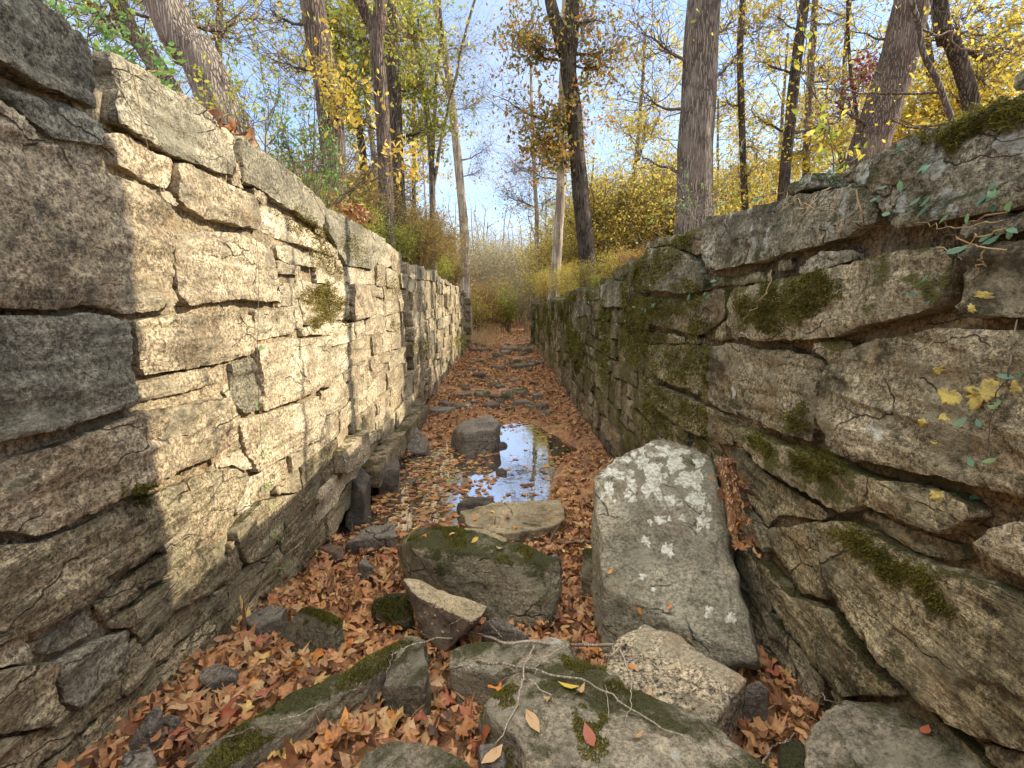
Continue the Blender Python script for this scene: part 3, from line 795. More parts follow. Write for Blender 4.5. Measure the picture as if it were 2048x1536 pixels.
RIGHTW = [
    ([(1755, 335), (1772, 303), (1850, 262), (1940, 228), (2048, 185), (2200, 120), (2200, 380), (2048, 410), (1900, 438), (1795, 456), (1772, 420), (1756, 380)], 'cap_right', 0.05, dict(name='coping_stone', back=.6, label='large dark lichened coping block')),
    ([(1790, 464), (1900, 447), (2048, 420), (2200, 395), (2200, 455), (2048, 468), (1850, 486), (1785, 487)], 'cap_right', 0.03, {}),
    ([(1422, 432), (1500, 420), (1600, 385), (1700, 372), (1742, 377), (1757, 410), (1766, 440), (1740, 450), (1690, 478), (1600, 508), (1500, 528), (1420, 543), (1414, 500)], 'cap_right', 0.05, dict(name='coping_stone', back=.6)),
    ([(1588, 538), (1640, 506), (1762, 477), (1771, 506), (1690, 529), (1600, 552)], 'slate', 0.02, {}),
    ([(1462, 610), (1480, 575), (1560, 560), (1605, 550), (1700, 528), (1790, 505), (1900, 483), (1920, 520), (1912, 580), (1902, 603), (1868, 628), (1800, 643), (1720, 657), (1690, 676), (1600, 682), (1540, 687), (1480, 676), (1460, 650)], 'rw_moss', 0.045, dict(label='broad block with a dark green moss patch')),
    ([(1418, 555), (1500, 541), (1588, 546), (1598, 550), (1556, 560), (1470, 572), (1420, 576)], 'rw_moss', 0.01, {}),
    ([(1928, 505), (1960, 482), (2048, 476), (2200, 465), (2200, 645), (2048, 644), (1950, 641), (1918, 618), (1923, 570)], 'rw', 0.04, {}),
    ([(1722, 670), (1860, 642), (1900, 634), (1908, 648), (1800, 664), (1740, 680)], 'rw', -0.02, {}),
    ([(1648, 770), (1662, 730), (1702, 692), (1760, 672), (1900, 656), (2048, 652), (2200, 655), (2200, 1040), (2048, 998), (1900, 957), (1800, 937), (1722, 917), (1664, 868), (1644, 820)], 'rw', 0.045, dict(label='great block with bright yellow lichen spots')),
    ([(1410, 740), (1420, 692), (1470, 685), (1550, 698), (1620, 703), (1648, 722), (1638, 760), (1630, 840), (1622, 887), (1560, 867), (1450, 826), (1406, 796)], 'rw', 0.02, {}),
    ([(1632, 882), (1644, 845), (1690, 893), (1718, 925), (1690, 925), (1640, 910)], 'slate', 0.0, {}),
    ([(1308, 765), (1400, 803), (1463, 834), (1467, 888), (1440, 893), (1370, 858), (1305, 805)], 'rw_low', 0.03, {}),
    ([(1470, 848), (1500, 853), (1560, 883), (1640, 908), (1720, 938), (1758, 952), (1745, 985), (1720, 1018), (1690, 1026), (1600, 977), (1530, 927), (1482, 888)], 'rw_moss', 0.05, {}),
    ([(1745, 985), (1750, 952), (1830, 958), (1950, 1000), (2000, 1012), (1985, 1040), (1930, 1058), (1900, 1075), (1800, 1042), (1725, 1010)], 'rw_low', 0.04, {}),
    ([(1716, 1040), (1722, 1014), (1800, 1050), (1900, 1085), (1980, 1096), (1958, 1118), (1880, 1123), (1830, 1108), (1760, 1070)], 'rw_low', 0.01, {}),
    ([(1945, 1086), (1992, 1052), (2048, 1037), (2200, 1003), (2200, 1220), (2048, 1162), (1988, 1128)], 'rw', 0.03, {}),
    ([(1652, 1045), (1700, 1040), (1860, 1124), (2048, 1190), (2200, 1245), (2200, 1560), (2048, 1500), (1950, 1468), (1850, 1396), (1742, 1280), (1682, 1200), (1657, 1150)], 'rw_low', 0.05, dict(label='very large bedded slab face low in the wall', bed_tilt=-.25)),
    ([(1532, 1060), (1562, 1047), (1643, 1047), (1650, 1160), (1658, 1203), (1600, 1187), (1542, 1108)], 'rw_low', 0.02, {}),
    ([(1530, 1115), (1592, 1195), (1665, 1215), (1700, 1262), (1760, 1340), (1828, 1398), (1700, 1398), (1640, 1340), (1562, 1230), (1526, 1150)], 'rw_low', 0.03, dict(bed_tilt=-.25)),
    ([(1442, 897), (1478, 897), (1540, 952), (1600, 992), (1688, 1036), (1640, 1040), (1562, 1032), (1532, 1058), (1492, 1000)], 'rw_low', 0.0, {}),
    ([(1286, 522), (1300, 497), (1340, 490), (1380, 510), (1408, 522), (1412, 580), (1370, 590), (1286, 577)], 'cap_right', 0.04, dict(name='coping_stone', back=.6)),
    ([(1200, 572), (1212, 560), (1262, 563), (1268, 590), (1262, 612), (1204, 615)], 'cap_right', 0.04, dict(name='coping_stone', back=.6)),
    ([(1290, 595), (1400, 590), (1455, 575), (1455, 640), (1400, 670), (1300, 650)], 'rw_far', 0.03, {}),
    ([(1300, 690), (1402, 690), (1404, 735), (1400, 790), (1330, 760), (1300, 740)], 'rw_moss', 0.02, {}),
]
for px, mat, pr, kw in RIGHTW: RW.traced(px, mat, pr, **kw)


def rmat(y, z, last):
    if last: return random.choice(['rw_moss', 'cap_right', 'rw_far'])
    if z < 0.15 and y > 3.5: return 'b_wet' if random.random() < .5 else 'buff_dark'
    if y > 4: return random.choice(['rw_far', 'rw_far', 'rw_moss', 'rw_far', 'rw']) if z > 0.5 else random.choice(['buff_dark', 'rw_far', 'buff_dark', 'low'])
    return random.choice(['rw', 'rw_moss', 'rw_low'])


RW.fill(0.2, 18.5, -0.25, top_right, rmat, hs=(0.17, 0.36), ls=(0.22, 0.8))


def build_wall(W, name, label, y1, top, fillname):
    root = thing(name, label, 'wall', (W.X, 0.2, 0.0))
    W.build(root, fillname)
    # rough core behind the facing stones
    u = np.arange(0.0, y1, 0.08); v = np.linspace(0, 1, 40)
    U, T = np.meshgrid(u, v, indexing='ij')
    V = -0.5 + (top(U) - 0.10 + 0.5) * T
    dp = 0.034 + 0.13 * (V < 0.18) + 0.13 * sm(6.8, 7.0, U) * sm(7.8, 7.6, U) if W.n > 0 else 0.040 + 0.09 * (V < 0.18)
    Xc = W.X - W.n * (dp + 0.02 * fbm(U * 5, V * 5, 1, 5, 3))
    a = np.stack([Xc, U, V], -1)
    b = a[:, -1:].copy(); b[..., 0] = W.X - W.n * 0.5
    g_ = np.concatenate([a, b], 1)
    nx_, ny_ = g_.shape[:2]
    i = np.arange(nx_ - 1)[:, None] * ny_ + np.arange(ny_ - 1)[None]
    acc = Acc(); acc.add(g_.reshape(-1, 3), [np.stack([i, i + ny_, i + ny_ + 1, i + 1], -1).reshape(-1, 4)])
    # end return of the wall
    e = np.array([(W.X - W.n * .06, y1 - .08, -.5), (W.X - W.n * .5, y1 - .08, -.5), (W.X - W.n * .5, y1 - .08, float(top(y1)) - .1), (W.X - W.n * .06, y1 - .08, float(top(y1)) - .1)])
    acc.add(e, [[(0, 1, 2, 3)]])
    acc.build('rubble_core', M['mortar' if W.n > 0 else 'core'], root, root.location)
    return root


ROOT_L = build_wall(LW, 'stone_wall', 'sunlit buff stone wall of big rough blocks on the left of the channel', 18.3, top_left, 'rubble_masonry')
ROOT_R = build_wall(RW, 'stone_wall', 'shaded mossy stone wall of split blocks on the right of the channel', 18.5, top_right, 'rubble_masonry')
BV = {1: LW.bvh(), -1: RW.bvh()}


def wall_hit(px, py, W):
    d = ray(px, py)
    r = BV[W.n].ray_cast(Vector(CAM), Vector(d).normalized())
    if r[0] is None:
        p = atX(px, py, W.X); return p, np.array([W.n, 0, 0.0])
    nn = np.array(r[1])
    if nn @ d > 0: nn = -nn
    return np.array(r[0]), nn


# moss cushions on the walls: dense short fronds
def moss(W, root, px, count, mat, ln=(0.006, 0.016), thick=0.012, label=None):
    P = np.array(px, float); pts, nrm = [], []
    x0, y0, x1, y1 = P[:, 0].min(), P[:, 1].min(), P[:, 0].max(), P[:, 1].max()
    while len(pts) < count:
        q = rng.uniform((x0 - 14, y0 - 14), (x1 + 14, y1 + 14), (count, 2))
        s_ = sdf_poly(P, q[:, 0], q[:, 1]) + 17 * fbm(q[:, 0] / 26, q[:, 1] / 26, 1, 3, 4, .6)
        for (a, b), ss in zip(q, s_):
            if rng.random() > sm(-16, 9, ss): continue
            p, nn = wall_hit(a, b, W); pts.append(p); nrm.append(nn)
            if len(pts) >= count: break
    pts, nrm = np.array(pts), np.array(nrm)
    n = len(pts)
    d = nrm * 0.7 + rng.normal(0, 0.55, (n, 3)) + np.array([0, 0, -0.25])
    d /= np.linalg.norm(d, axis=1, keepdims=True)
    w = np.cross(d, rng.normal(size=(n, 3))); w /= np.linalg.norm(w, axis=1, keepdims=True)
    L = rng.uniform(*ln, n)[:, None]; dist = np.linalg.norm(pts - CAM, axis=1)[:, None]
    wd = np.clip(0.0011 * dist, 0.002, 0.01)
    b = pts + nrm * rng.uniform(-.004, thick, n)[:, None]
    v = np.stack([b - w * wd, b + w * wd, b + d * L], 1).reshape(-1, 3)
    o = link('moss', mesh_np('moss', v - np.asarray(root.location), [np.arange(n * 3).reshape(-1, 3)], M[mat], False), root, root.location)
    o['kind'] = 'stuff'
    if label: o['label'] = label


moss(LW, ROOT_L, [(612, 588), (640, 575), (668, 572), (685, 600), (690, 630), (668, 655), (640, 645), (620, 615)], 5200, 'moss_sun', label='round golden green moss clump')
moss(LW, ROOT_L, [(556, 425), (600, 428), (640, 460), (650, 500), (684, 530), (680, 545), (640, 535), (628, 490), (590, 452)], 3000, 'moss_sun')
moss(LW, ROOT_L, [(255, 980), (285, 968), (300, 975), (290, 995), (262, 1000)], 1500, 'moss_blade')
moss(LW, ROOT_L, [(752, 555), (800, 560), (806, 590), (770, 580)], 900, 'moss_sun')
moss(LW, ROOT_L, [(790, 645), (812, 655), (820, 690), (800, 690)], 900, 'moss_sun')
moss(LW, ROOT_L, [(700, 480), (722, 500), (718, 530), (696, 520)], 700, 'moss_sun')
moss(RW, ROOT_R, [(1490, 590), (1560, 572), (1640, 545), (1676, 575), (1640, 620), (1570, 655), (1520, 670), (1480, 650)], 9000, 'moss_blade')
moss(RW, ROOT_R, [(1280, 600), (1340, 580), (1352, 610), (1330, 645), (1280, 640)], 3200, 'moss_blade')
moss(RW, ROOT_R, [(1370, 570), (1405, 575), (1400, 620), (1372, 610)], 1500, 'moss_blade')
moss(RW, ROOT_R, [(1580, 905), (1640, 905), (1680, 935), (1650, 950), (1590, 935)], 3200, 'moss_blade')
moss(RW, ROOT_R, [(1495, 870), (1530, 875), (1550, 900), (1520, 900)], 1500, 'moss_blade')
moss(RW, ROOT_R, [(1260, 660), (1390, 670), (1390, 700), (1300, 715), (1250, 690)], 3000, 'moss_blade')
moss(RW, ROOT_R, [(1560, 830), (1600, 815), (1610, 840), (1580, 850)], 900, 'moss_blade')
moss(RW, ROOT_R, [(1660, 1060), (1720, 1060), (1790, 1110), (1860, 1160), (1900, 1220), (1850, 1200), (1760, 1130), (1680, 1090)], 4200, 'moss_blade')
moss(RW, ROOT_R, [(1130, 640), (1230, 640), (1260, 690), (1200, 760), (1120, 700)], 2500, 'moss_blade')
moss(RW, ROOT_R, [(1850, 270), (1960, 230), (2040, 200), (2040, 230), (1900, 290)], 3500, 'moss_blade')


def moss_field(W, root, y0, y1, z0, top, n, mat, thr, droop=.5, ln=(.012, .035)):
    y = y0 + (y1 - y0) * rng.random(n * 4) ** 1.5; z = z0 + (top(y) - z0) * rng.random(n * 4) ** .7
    k = fbm(y * 1.3, z * 1.7, 3.3, 77, 5, .6) + 0.25 * (z / top(y) - .6) > thr + .25 * rng.random(n * 4)
    y, z = y[k][:n], z[k][:n]
    pts, nr = [], []
    for a, b in zip(y, z):
        r = BV[W.n].ray_cast(Vector((W.X + W.n * .5, a, b)), Vector((-W.n, 0, 0)))
        if r[0] is None or abs(r[0][0] - W.X) > .12: continue
        nn_ = np.array(r[1]); pts.append(r[0][:]); nr.append(nn_ if nn_[0] * W.n > 0 else -nn_)
    pts, nr = np.array(pts), np.array(nr); m = len(pts)
    d = nr * .6 + rng.normal(0, .4, (m, 3)) + np.array([0, 0, -droop]); d /= np.linalg.norm(d, axis=1, keepdims=True)
    w = np.cross(d, rng.normal(size=(m, 3))); w /= np.linalg.norm(w, axis=1, keepdims=True)
    dist = np.linalg.norm(pts - CAM, axis=1)[:, None]; L = rng.uniform(*ln, m)[:, None] * np.clip(dist / 5, .6, 1.6)
    wd = np.clip(0.0011 * dist, .002, .012)
    v = np.stack([pts - w * wd, pts + w * wd, pts + d * L], 1).reshape(-1, 3)
    o = link('moss', mesh_np('moss', v - np.asarray(root.location), [np.arange(m * 3).reshape(-1, 3)], M[mat], False), root, root.location); o['kind'] = 'stuff'


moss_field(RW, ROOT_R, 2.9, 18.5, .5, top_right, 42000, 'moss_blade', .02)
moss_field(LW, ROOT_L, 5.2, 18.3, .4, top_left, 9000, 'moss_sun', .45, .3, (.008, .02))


# lichen patches: thin crusts following the block
def lichen_patch(hitfn, cx, cy, rx, ry, mat, parent, name='lichen', lift=0.003, seed=0):
    """crust as a disc draped over the stone"""
    pts, N, R = [], 40, 5
    c0 = hitfn(cx, cy)
    vs = [c0[0] + c0[1] * lift]
    for k in range(1, R + 1):
        for i in range(N):
            a = i * 2 * PI / N
            rr = (k / R) * max(.25, 1 + 0.55 * float(fbm(math.cos(a) * 2.2, math.sin(a) * 2.2, seed * 3.1, seed, 4, .65)))
            p, nn = hitfn(cx + rx * rr * math.cos(a), cy + ry * rr * math.sin(a))
            vs.append(p + nn * (lift if k < R else -0.002))
    vs = np.array(vs)
    f3 = [(0, 1 + i, 1 + (i + 1) % N) for i in range(N)]
    f4 = [(1 + k * N + i, 1 + (k + 1) * N + i, 1 + (k + 1) * N + (i + 1) % N, 1 + k * N + (i + 1) % N) for k in range(R - 1) for i in range(N)]
    return link(name, mesh_np(name, vs - np.asarray(parent.location), [f3, f4], M[mat]), parent, parent.location)


def crust(name, a, b):
    m, nt = new_mat(name)
    tc = nd(nt, 'ShaderNodeTexCoord').outputs['Object']
    n = nz(nt, tc, 45.0, 6, 0.7)
    col = ramp(nt, n, [(0.40, b), (0.58, a)])
    bp = nd(nt, 'ShaderNodeBump', {'Strength': 0.8, 'Distance': 0.008, 'Height': n})
    bs = nd(nt, 'ShaderNodeBsdfPrincipled', {'Base Color': col, 'Roughness': 0.95, 'Normal': bp.outputs[0]})
    nd(nt, 'ShaderNodeOutputMaterial', {0: bs.outputs[0]})
    return m


M['lich_y'] = crust('yellow lichen', (0.58, 0.47, 0.11), (0.34, 0.28, 0.10))
M['lich_w'] = crust('pale grey green lichen', (0.52, 0.525, 0.44), (0.24, 0.225, 0.165))
hr = lambda x, y: wall_hit(x, y, RW)
for i, (x, y, a, b) in enumerate([(1898, 792, 21, 24), (1970, 788, 34, 24), (1880, 740, 11, 9), (1888, 834, 10, 9), (1844, 845, 7, 8), (1966, 590, 20, 8), (1943, 617, 9, 9), (1872, 988, 18, 12), (2030, 775, 12, 16), (1868, 885, 7, 5)]):
    lichen_patch(hr, x, y, a, b, 'lich_y', ROOT_R, 'yellow_lichen', seed=i)

# ------------------------------------------------------------------ boulders
ICO = {}


def ico(level):
    if level not in ICO:
        bm = bmesh.new(); bmesh.ops.create_icosphere(bm, subdivisions=level, radius=1.0)
        v = np.array([x.co[:] for x in bm.verts]); f = np.array([[x.index for x in p.verts] for p in bm.faces]); bm.free()
        ICO[level] = (v, f)
    return ICO[level]


def rock_np(pts, level=5, p=40, seed=0, rough=1.0):
    pts = np.asarray(pts, float)
    c = (pts.max(0) + pts.min(0)) / 2 * 0.5 + pts.mean(0) * 0.5
    sz = (pts.max(0) - pts.min(0)) / 2 + 1e-3
    q = (pts - c) / sz
    bm = bmesh.new()
    for a in q: bm.verts.new(a)
    bmesh.ops.convex_hull(bm, input=bm.verts)
    bm.normal_update()
    pl = []
    for f in bm.faces:
        n_ = np.array(f.normal); d_ = n_ @ np.array(f.verts[0].co)
        if d_ < 0: n_, d_ = -n_, -d_
        if d_ > 1e-3: pl.append((*n_, d_))
    bm.free()
    pl = np.array(pl); uq = []
    for q_ in pl:
        if not any(q_[:3] @ u_[:3] > 0.985 and abs(q_[3] - u_[3]) < 0.06 for u_ in uq): uq.append(q_)
    pl = np.array(uq)
    v, f = ico(level)
    k = np.clip((v @ pl[:, :3].T) / np.maximum(pl[:, 3], 0.05), 0, None)
    mx = k.max(1, keepdims=True)
    r = 1 / (mx[:, 0] * ((k / mx) ** p).sum(1) ** (1 / p))
    s = sz.mean()
    w = v * r[:, None] * sz + c
    fr = 0.9 / max(s, 0.06)
    a = fbm(w[:, 0] * fr * 1.3, w[:, 1] * fr * 1.3, w[:, 2] * fr * 1.3, seed, 3) * 0.05 * s + fbm(w[:, 0] * 9, w[:, 1] * 9, w[:, 2] * 9, seed + 9, 4, 0.55) * min(0.016, 0.07 * s)
    ch = noise(w[:, 0] * fr * 2.4, w[:, 1] * fr * 2.4, w[:, 2] * fr * 2.4, seed + 31)
    a = a - 0.045 * s * sm(0.35, 0.5, ch)
    w = w + (v * sz / np.linalg.norm(v * sz, axis=1, keepdims=True)) * (a * rough)[:, None]
    return w, f


ROCKS = []


def rock(name, label, mat, top, low=(), base=None, level=5, p=40, rough=1.0, cat='rock', group=None, sink=0.1, drop=True):
    T = [atZ(*t) for t in top]; L = [atZ(*t) for t in low]
    A = np.array(T + L)
    if base is None: base = float(ground_z(A[:, 0].mean(), A[:, 1].mean()))
    pts = list(A)
    if drop:
        for t in T:
            pts.append(np.array([t[0], t[1], base - sink]))
    seed = len(ROCKS) * 13 + 5
    v, f = rock_np(pts, level, p, seed, rough)
    loc = np.array([v[:, 0].mean(), v[:, 1].mean(), max(v[:, 2].min(), base - 0.02)])
    o = link(name, mesh_np(name, v - loc, [f], M[mat]), None, loc)
    tag(o, label, cat, group)
    ROCKS.append((o, v, f)); POLYS.append((v, f))
    return o


R_LICH = rock('boulder', 'big leaning grey slab spotted with white lichen against the right wall', 'b_lichen',
              [(1190, 950, .95), (1240, 905, 1.06), (1320, 868, 1.13), (1425, 905, 1.06), (1205, 1190, .55), (1300, 1262, .47)],
              [(1525, 1330, .52), (1530, 1345, .44), (1440, 1335, .42), (1300, 1268, .36), (1195, 1195, .42)], level=6, p=60, cat='boulder', rough=.8, base=.3)
rock('boulder', 'pale tan speckled block below the lichened slab', 'b_granite',
     [(1285, 1243, .56), (1380, 1290, .58), (1482, 1362, .6), (1440, 1442, .58), (1330, 1412, .56), (1208, 1345, .55), (1222, 1280, .55)],
     [(1496, 1400, .44), (1490, 1425, .38), (1446, 1468, .40)], level=6, p=60, cat='boulder')
rock('boulder', 'wide dark mossy slab across the bottom centre foreground', 'b_grey',
     [(985, 1410, .56), (1055, 1300, .53), (1120, 1290, .5), (1250, 1350, .55), (1430, 1452, .6), (1570, 1545, .66), (1075, 1545, .6)],
     [(960, 1440, .42), (1040, 1545, .45)], level=6, p=50, cat='boulder', rough=1.2)
rock('boulder', 'grey flat topped slab in the bottom right corner', 'b_grey',
     [(1690, 1405, .66), (1780, 1402, .68), (1920, 1470, .74), (2030, 1550, .78), (1605, 1550, .62), (1632, 1440, .62)],
     [(1608, 1545, .5)], level=6, p=50, cat='boulder')
rock('boulder', 'large squared boulder with mossy top in the middle of the channel', 'b_moss',
     [(832, 1050, .58), (915, 1050, .57), (1010, 1082, .55), (1120, 1118, .5), (1090, 1130, .5), (1025, 1132, .53), (905, 1102, .56), (815, 1080, .55)],
     [(796, 1095, .3), (855, 1150, .25), (975, 1214, .22), (1020, 1255, .2), (1100, 1255, .2), (1118, 1190, .3)], level=6, p=64, cat='boulder', base=.2)
rock('boulder', 'pointed wedge rock with tan top and purple brown face', 'b_wedge',
     [(806, 1157, .53), (838, 1160, .52), (975, 1213, .49), (963, 1234, .46), (942, 1243, .45), (830, 1190, .50)],
     [(885, 1314, .26), (838, 1262, .33), (950, 1250, .36), (900, 1255, .18), (960, 1235, .25)], level=6, p=80, drop=False, rough=.7, cat='boulder')
rock('boulder', 'flat tan slab at the near end of the pool', 'b_tan',
     [(918, 1022, .16), (985, 1005, .18), (1118, 998, .2), (1132, 1035, .19), (1108, 1052, .18), (1015, 1068, .17), (935, 1052, .16)],
     [(1112, 1068, .06), (1020, 1090, .05), (930, 1060, .06)], level=6, p=60, cat='boulder', base=.0)
rock('rock', 'small dark humped rock at the water edge behind the flat tan slab', 'b_wet', [(915, 1005, .12), (945, 990, .16), (985, 998, .12), (1000, 1010, .08)], [(912, 1018, .0), (980, 1022, 0)])
rock('boulder', 'dark rounded boulder sitting in the far side of the pool', 'b_dark',
     [(905, 858, .28), (935, 838, .34), (985, 829, .35), (1001, 848, .3), (990, 860, .3), (930, 864, .31)], [(902, 882, .0), (955, 888, -.02), (1002, 880, .0)], level=6, p=24, base=-.1, cat='boulder')
rock('boulder', 'dark angular boulder beside the left wall at the pool corner', 'b_dark',
     [(690, 1085, .2), (735, 1053, .26), (785, 1044, .27), (795, 1075, .24), (745, 1075, .25)], [(682, 1105, .06), (735, 1118, .06), (785, 1105, .06)], p=50)
rock('rock', 'round rock wholly covered with dark moss beside the wedge rock', 'b_allmoss', [(745, 1200, .40), (770, 1184, .43), (815, 1182, .43), (830, 1200, .4)], [(740, 1228, .3), (780, 1250, .28), (830, 1245, .28)], p=14)
rock('boulder', 'triangular mossy rock standing in leaves near the left wall', 'b_moss',
     [(600, 1218, .52), (612, 1213, .53), (690, 1238, .48), (665, 1262, .47), (630, 1232, .52)], [(562, 1275, .36), (580, 1318, .3), (645, 1335, .3), (690, 1300, .33)], p=64, level=6)
rock('rock', 'flat purplish rock behind the triangular mossy rock', 'b_dark', [(482, 1238, .40), (545, 1208, .41), (575, 1215, .41), (560, 1235, .41), (510, 1256, .41)], [(480, 1250, .32), (520, 1268, .32)], p=50)
rock('boulder', 'long low mossy ridge of stone running to the bottom left', 'b_moss',
     [(390, 1500, .60), (520, 1430, .59), (640, 1365, .56), (770, 1308, .52), (828, 1262, .48), (852, 1272, .46), (760, 1345, .5), (640, 1408, .54), (520, 1470, .57), (450, 1545, .6), (360, 1545, .58)], [(340, 1545, .5)], p=60, level=6, cat='boulder')
rock('rock', 'grey block lying just below the wedge rock', 'b_grey', [(775, 1335, .50), (842, 1288, .48), (856, 1330, .49), (850, 1372, .48), (765, 1372, .49)], [(760, 1385, .42), (845, 1385, .42)], p=50)
rock('boulder', 'low grey rock at the bottom edge left of centre', 'b_grey', [(725, 1500, .60), (790, 1478, .60), (870, 1490, .6), (935, 1515, .6), (945, 1550, .6), (700, 1550, .6)], [], p=40, cat='boulder')
rock('rock', 'small rounded grey stone at the bottom edge under a tan leaf', 'b_dark', [(955, 1492, .60), (985, 1482, .61), (1012, 1500, .6), (1015, 1535, .6), (960, 1535, .6)], [], p=14)
rock('rock', 'dark stone half buried in leaves near the left wall foot', 'b_dark', [(390, 1345, .50), (430, 1326, .52), (478, 1338, .51), (470, 1355, .5), (405, 1368, .5)], [(388, 1372, .44), (470, 1368, .44)], p=22)
rock('rock', 'rounded slate grey stone in the lower left leaves', 'b_dark', [(315, 1440, .56), (335, 1422, .58), (360, 1430, .57), (362, 1455, .56)], [(318, 1475, .5), (358, 1472, .5)], p=14)
rock('rock', 'upright narrow stone against the left wall at the bottom', 'b_dark', [(290, 1430, .62), (318, 1408, .64), (325, 1425, .62), (300, 1470, .58)], [(255, 1495, .52), (300, 1495, .5)], p=40)
rock('rock', 'dark flat stone in the bottom left corner of the channel', 'b_dark', [(245, 1500, .6), (300, 1490, .6), (315, 1520, .6), (290, 1550, .6), (235, 1550, .6)], [], p=22)
rock('rock', 'dark blue stone wedged under the large squared boulder', 'b_dark', [(968, 1245, .38), (990, 1228, .4), (1020, 1245, .38), (1060, 1275, .34)], [(965, 1275, .3), (1060, 1290, .28)], p=20)
rock('boulder', 'cube shaped dark rock standing in water at the left wall foot', 'b_wet', [(750, 925, .26), (775, 915, .27), (800, 920, .26), (797, 940, .25), (755, 945, .25)], [(748, 975, .0), (795, 970, .0)], p=50, base=-.1, cat='boulder')
rock('boulder', 'black undercut block under the left wall beside the pool', 'b_wet', [(690, 945, .36), (720, 930, .36), (740, 950, .33), (728, 985, .3)], [(690, 1045, 0), (730, 1010, 0)], p=50, base=-.1, cat='boulder')
rock('rock', 'dark stone tucked under the wall ledge', 'b_wet', [(772, 900, .2), (790, 892, .22), (802, 900, .2)], [(770, 918, .08), (800, 916, .08)], p=22)
rock('rock', 'tilted thin slab propped at the ledge by the pool', 'b_dark', [(810, 856, .24), (832, 851, .25), (842, 862, .22), (857, 890, .12)], [(815, 905, .04), (850, 908, .03)], p=60)
rock('rock', 'tiny black rock poking out of the middle of the water', 'b_wet', [(992, 938, .05), (1003, 934, .06), (1014, 940, .05)], [(990, 948, -.02), (1015, 948, -.02)], p=16, level=4, base=-.05)
rock('rock', 'tiny wet rock beside the dark rounded boulder in the pool', 'b_wet', [(997, 886, .06), (1006, 881, .07), (1014, 886, .05)], [(996, 896, -.02), (1016, 894, -.02)], p=16, level=4, base=-.05)
rock('rock', 'tan stone lying behind the large squared boulder', 'b_tan', [(925, 1062, .44), (960, 1056, .45), (1015, 1072, .44), (1020, 1092, .43), (985, 1086, .44)], [], p=40)
rock('rock', 'small smooth grey stone behind the right end of the squared boulder', 'b_dark', [(1092, 1112, .40), (1112, 1105, .42), (1124, 1118, .4)], [(1092, 1140, .3), (1124, 1145, .3)], p=14)
rock('rock', 'dark upright stone at the left side of the lichened slab', 'b_moss', [(1165, 1095, .42), (1188, 1090, .44), (1195, 1120, .42)], [(1162, 1155, .28), (1192, 1165, .28)], p=18)
rock('rock', 'rounded stone under the corner of the leaning slab', 'b_dark', [(1490, 1368, .54), (1520, 1358, .56), (1542, 1378, .54)], [(1490, 1400, .48), (1540, 1400, .48)], p=14)
rock('rock', 'dark mossy stone in the gap left of the bottom right slab', 'b_allmoss', [(1560, 1490, .58), (1600, 1470, .6), (1622, 1500, .6), (1610, 1548, .6), (1560, 1548, .6)], [], p=22)
rock('boulder', 'grey rock under the fallen branch at the centre', 'b_grey', [(905, 1300, .46), (960, 1275, .47), (1060, 1290, .47), (1080, 1330, .48), (990, 1350, .48), (900, 1325, .47)], [], p=40, cat='boulder')
rock('rock', 'pale grey rock beneath the fork of the branch', 'b_grey', [(1060, 1292, .52), (1085, 1272, .53), (1140, 1285, .54), (1160, 1320, .54), (1080, 1320, .53)], [], p=50)
rock('rock', 'purple stone in leaves at the foot of the left wall', 'b_wedge', [(635, 1100, .2), (660, 1086, .22), (690, 1095, .21), (685, 1115, .2)], [(632, 1118, .14), (690, 1120, .13)], p=22)
rock('rock', 'bluish stone poking from leaves in front of the pool corner boulder', 'b_dark', [(715, 1125, .30), (730, 1112, .31), (748, 1135, .28)], [(715, 1148, .22), (748, 1152, .22)], p=22)

# stones of the dry bed beyond the pool
FAR = [(880, 818, 60, 26, .10, 'long dark slab across the bed just beyond the pool at the left'), (925, 812, 50, 16, .09, 'flat dark slab just right of the long dark slab'), (945, 806, 24, 12, .08, None),
       (995, 792, 34, 16, .10, 'squared grey stone among leaves directly beyond the pool boulder'), (1045, 808, 44, 14, .10, 'smooth grey stone at the right of the bed beyond the pool'), (1090, 826, 30, 16, .10, 'dark humped stone near the right wall beyond the pool'),
       (928, 788, 32, 18, .08, None), (1052, 790, 26, 12, .07, None), (1075, 790, 24, 28, .14, 'upright dark stone at the right of the dry bed'), (1040, 733, 44, 24, .18, 'bulky brown rock midway along the dry bed'),
       (1062, 728, 26, 20, .14, None), (988, 734, 28, 14, .10, 'flat mossy stone left of the bulky brown rock'), (915, 752, 18, 12, .08, None), (968, 760, 30, 10, .06, None), (1028, 760, 28, 12, .08, None),
       (962, 700, 44, 10, .14, 'dark stone line across the far channel mouth at the left'), (1020, 698, 50, 12, .16, 'dark slab across the far channel mouth'), (1054, 700, 26, 16, .2, None), (1000, 772, 22, 9, .06, None), (1068, 766, 20, 10, .06, None), (870, 890, 24, 16, .08, 'small dark stone at the far left pool edge'), (1070, 812, 18, 8, .05, None), (1010, 812, 20, 8, .06, None), (945, 770, 20, 8, .05, None)]
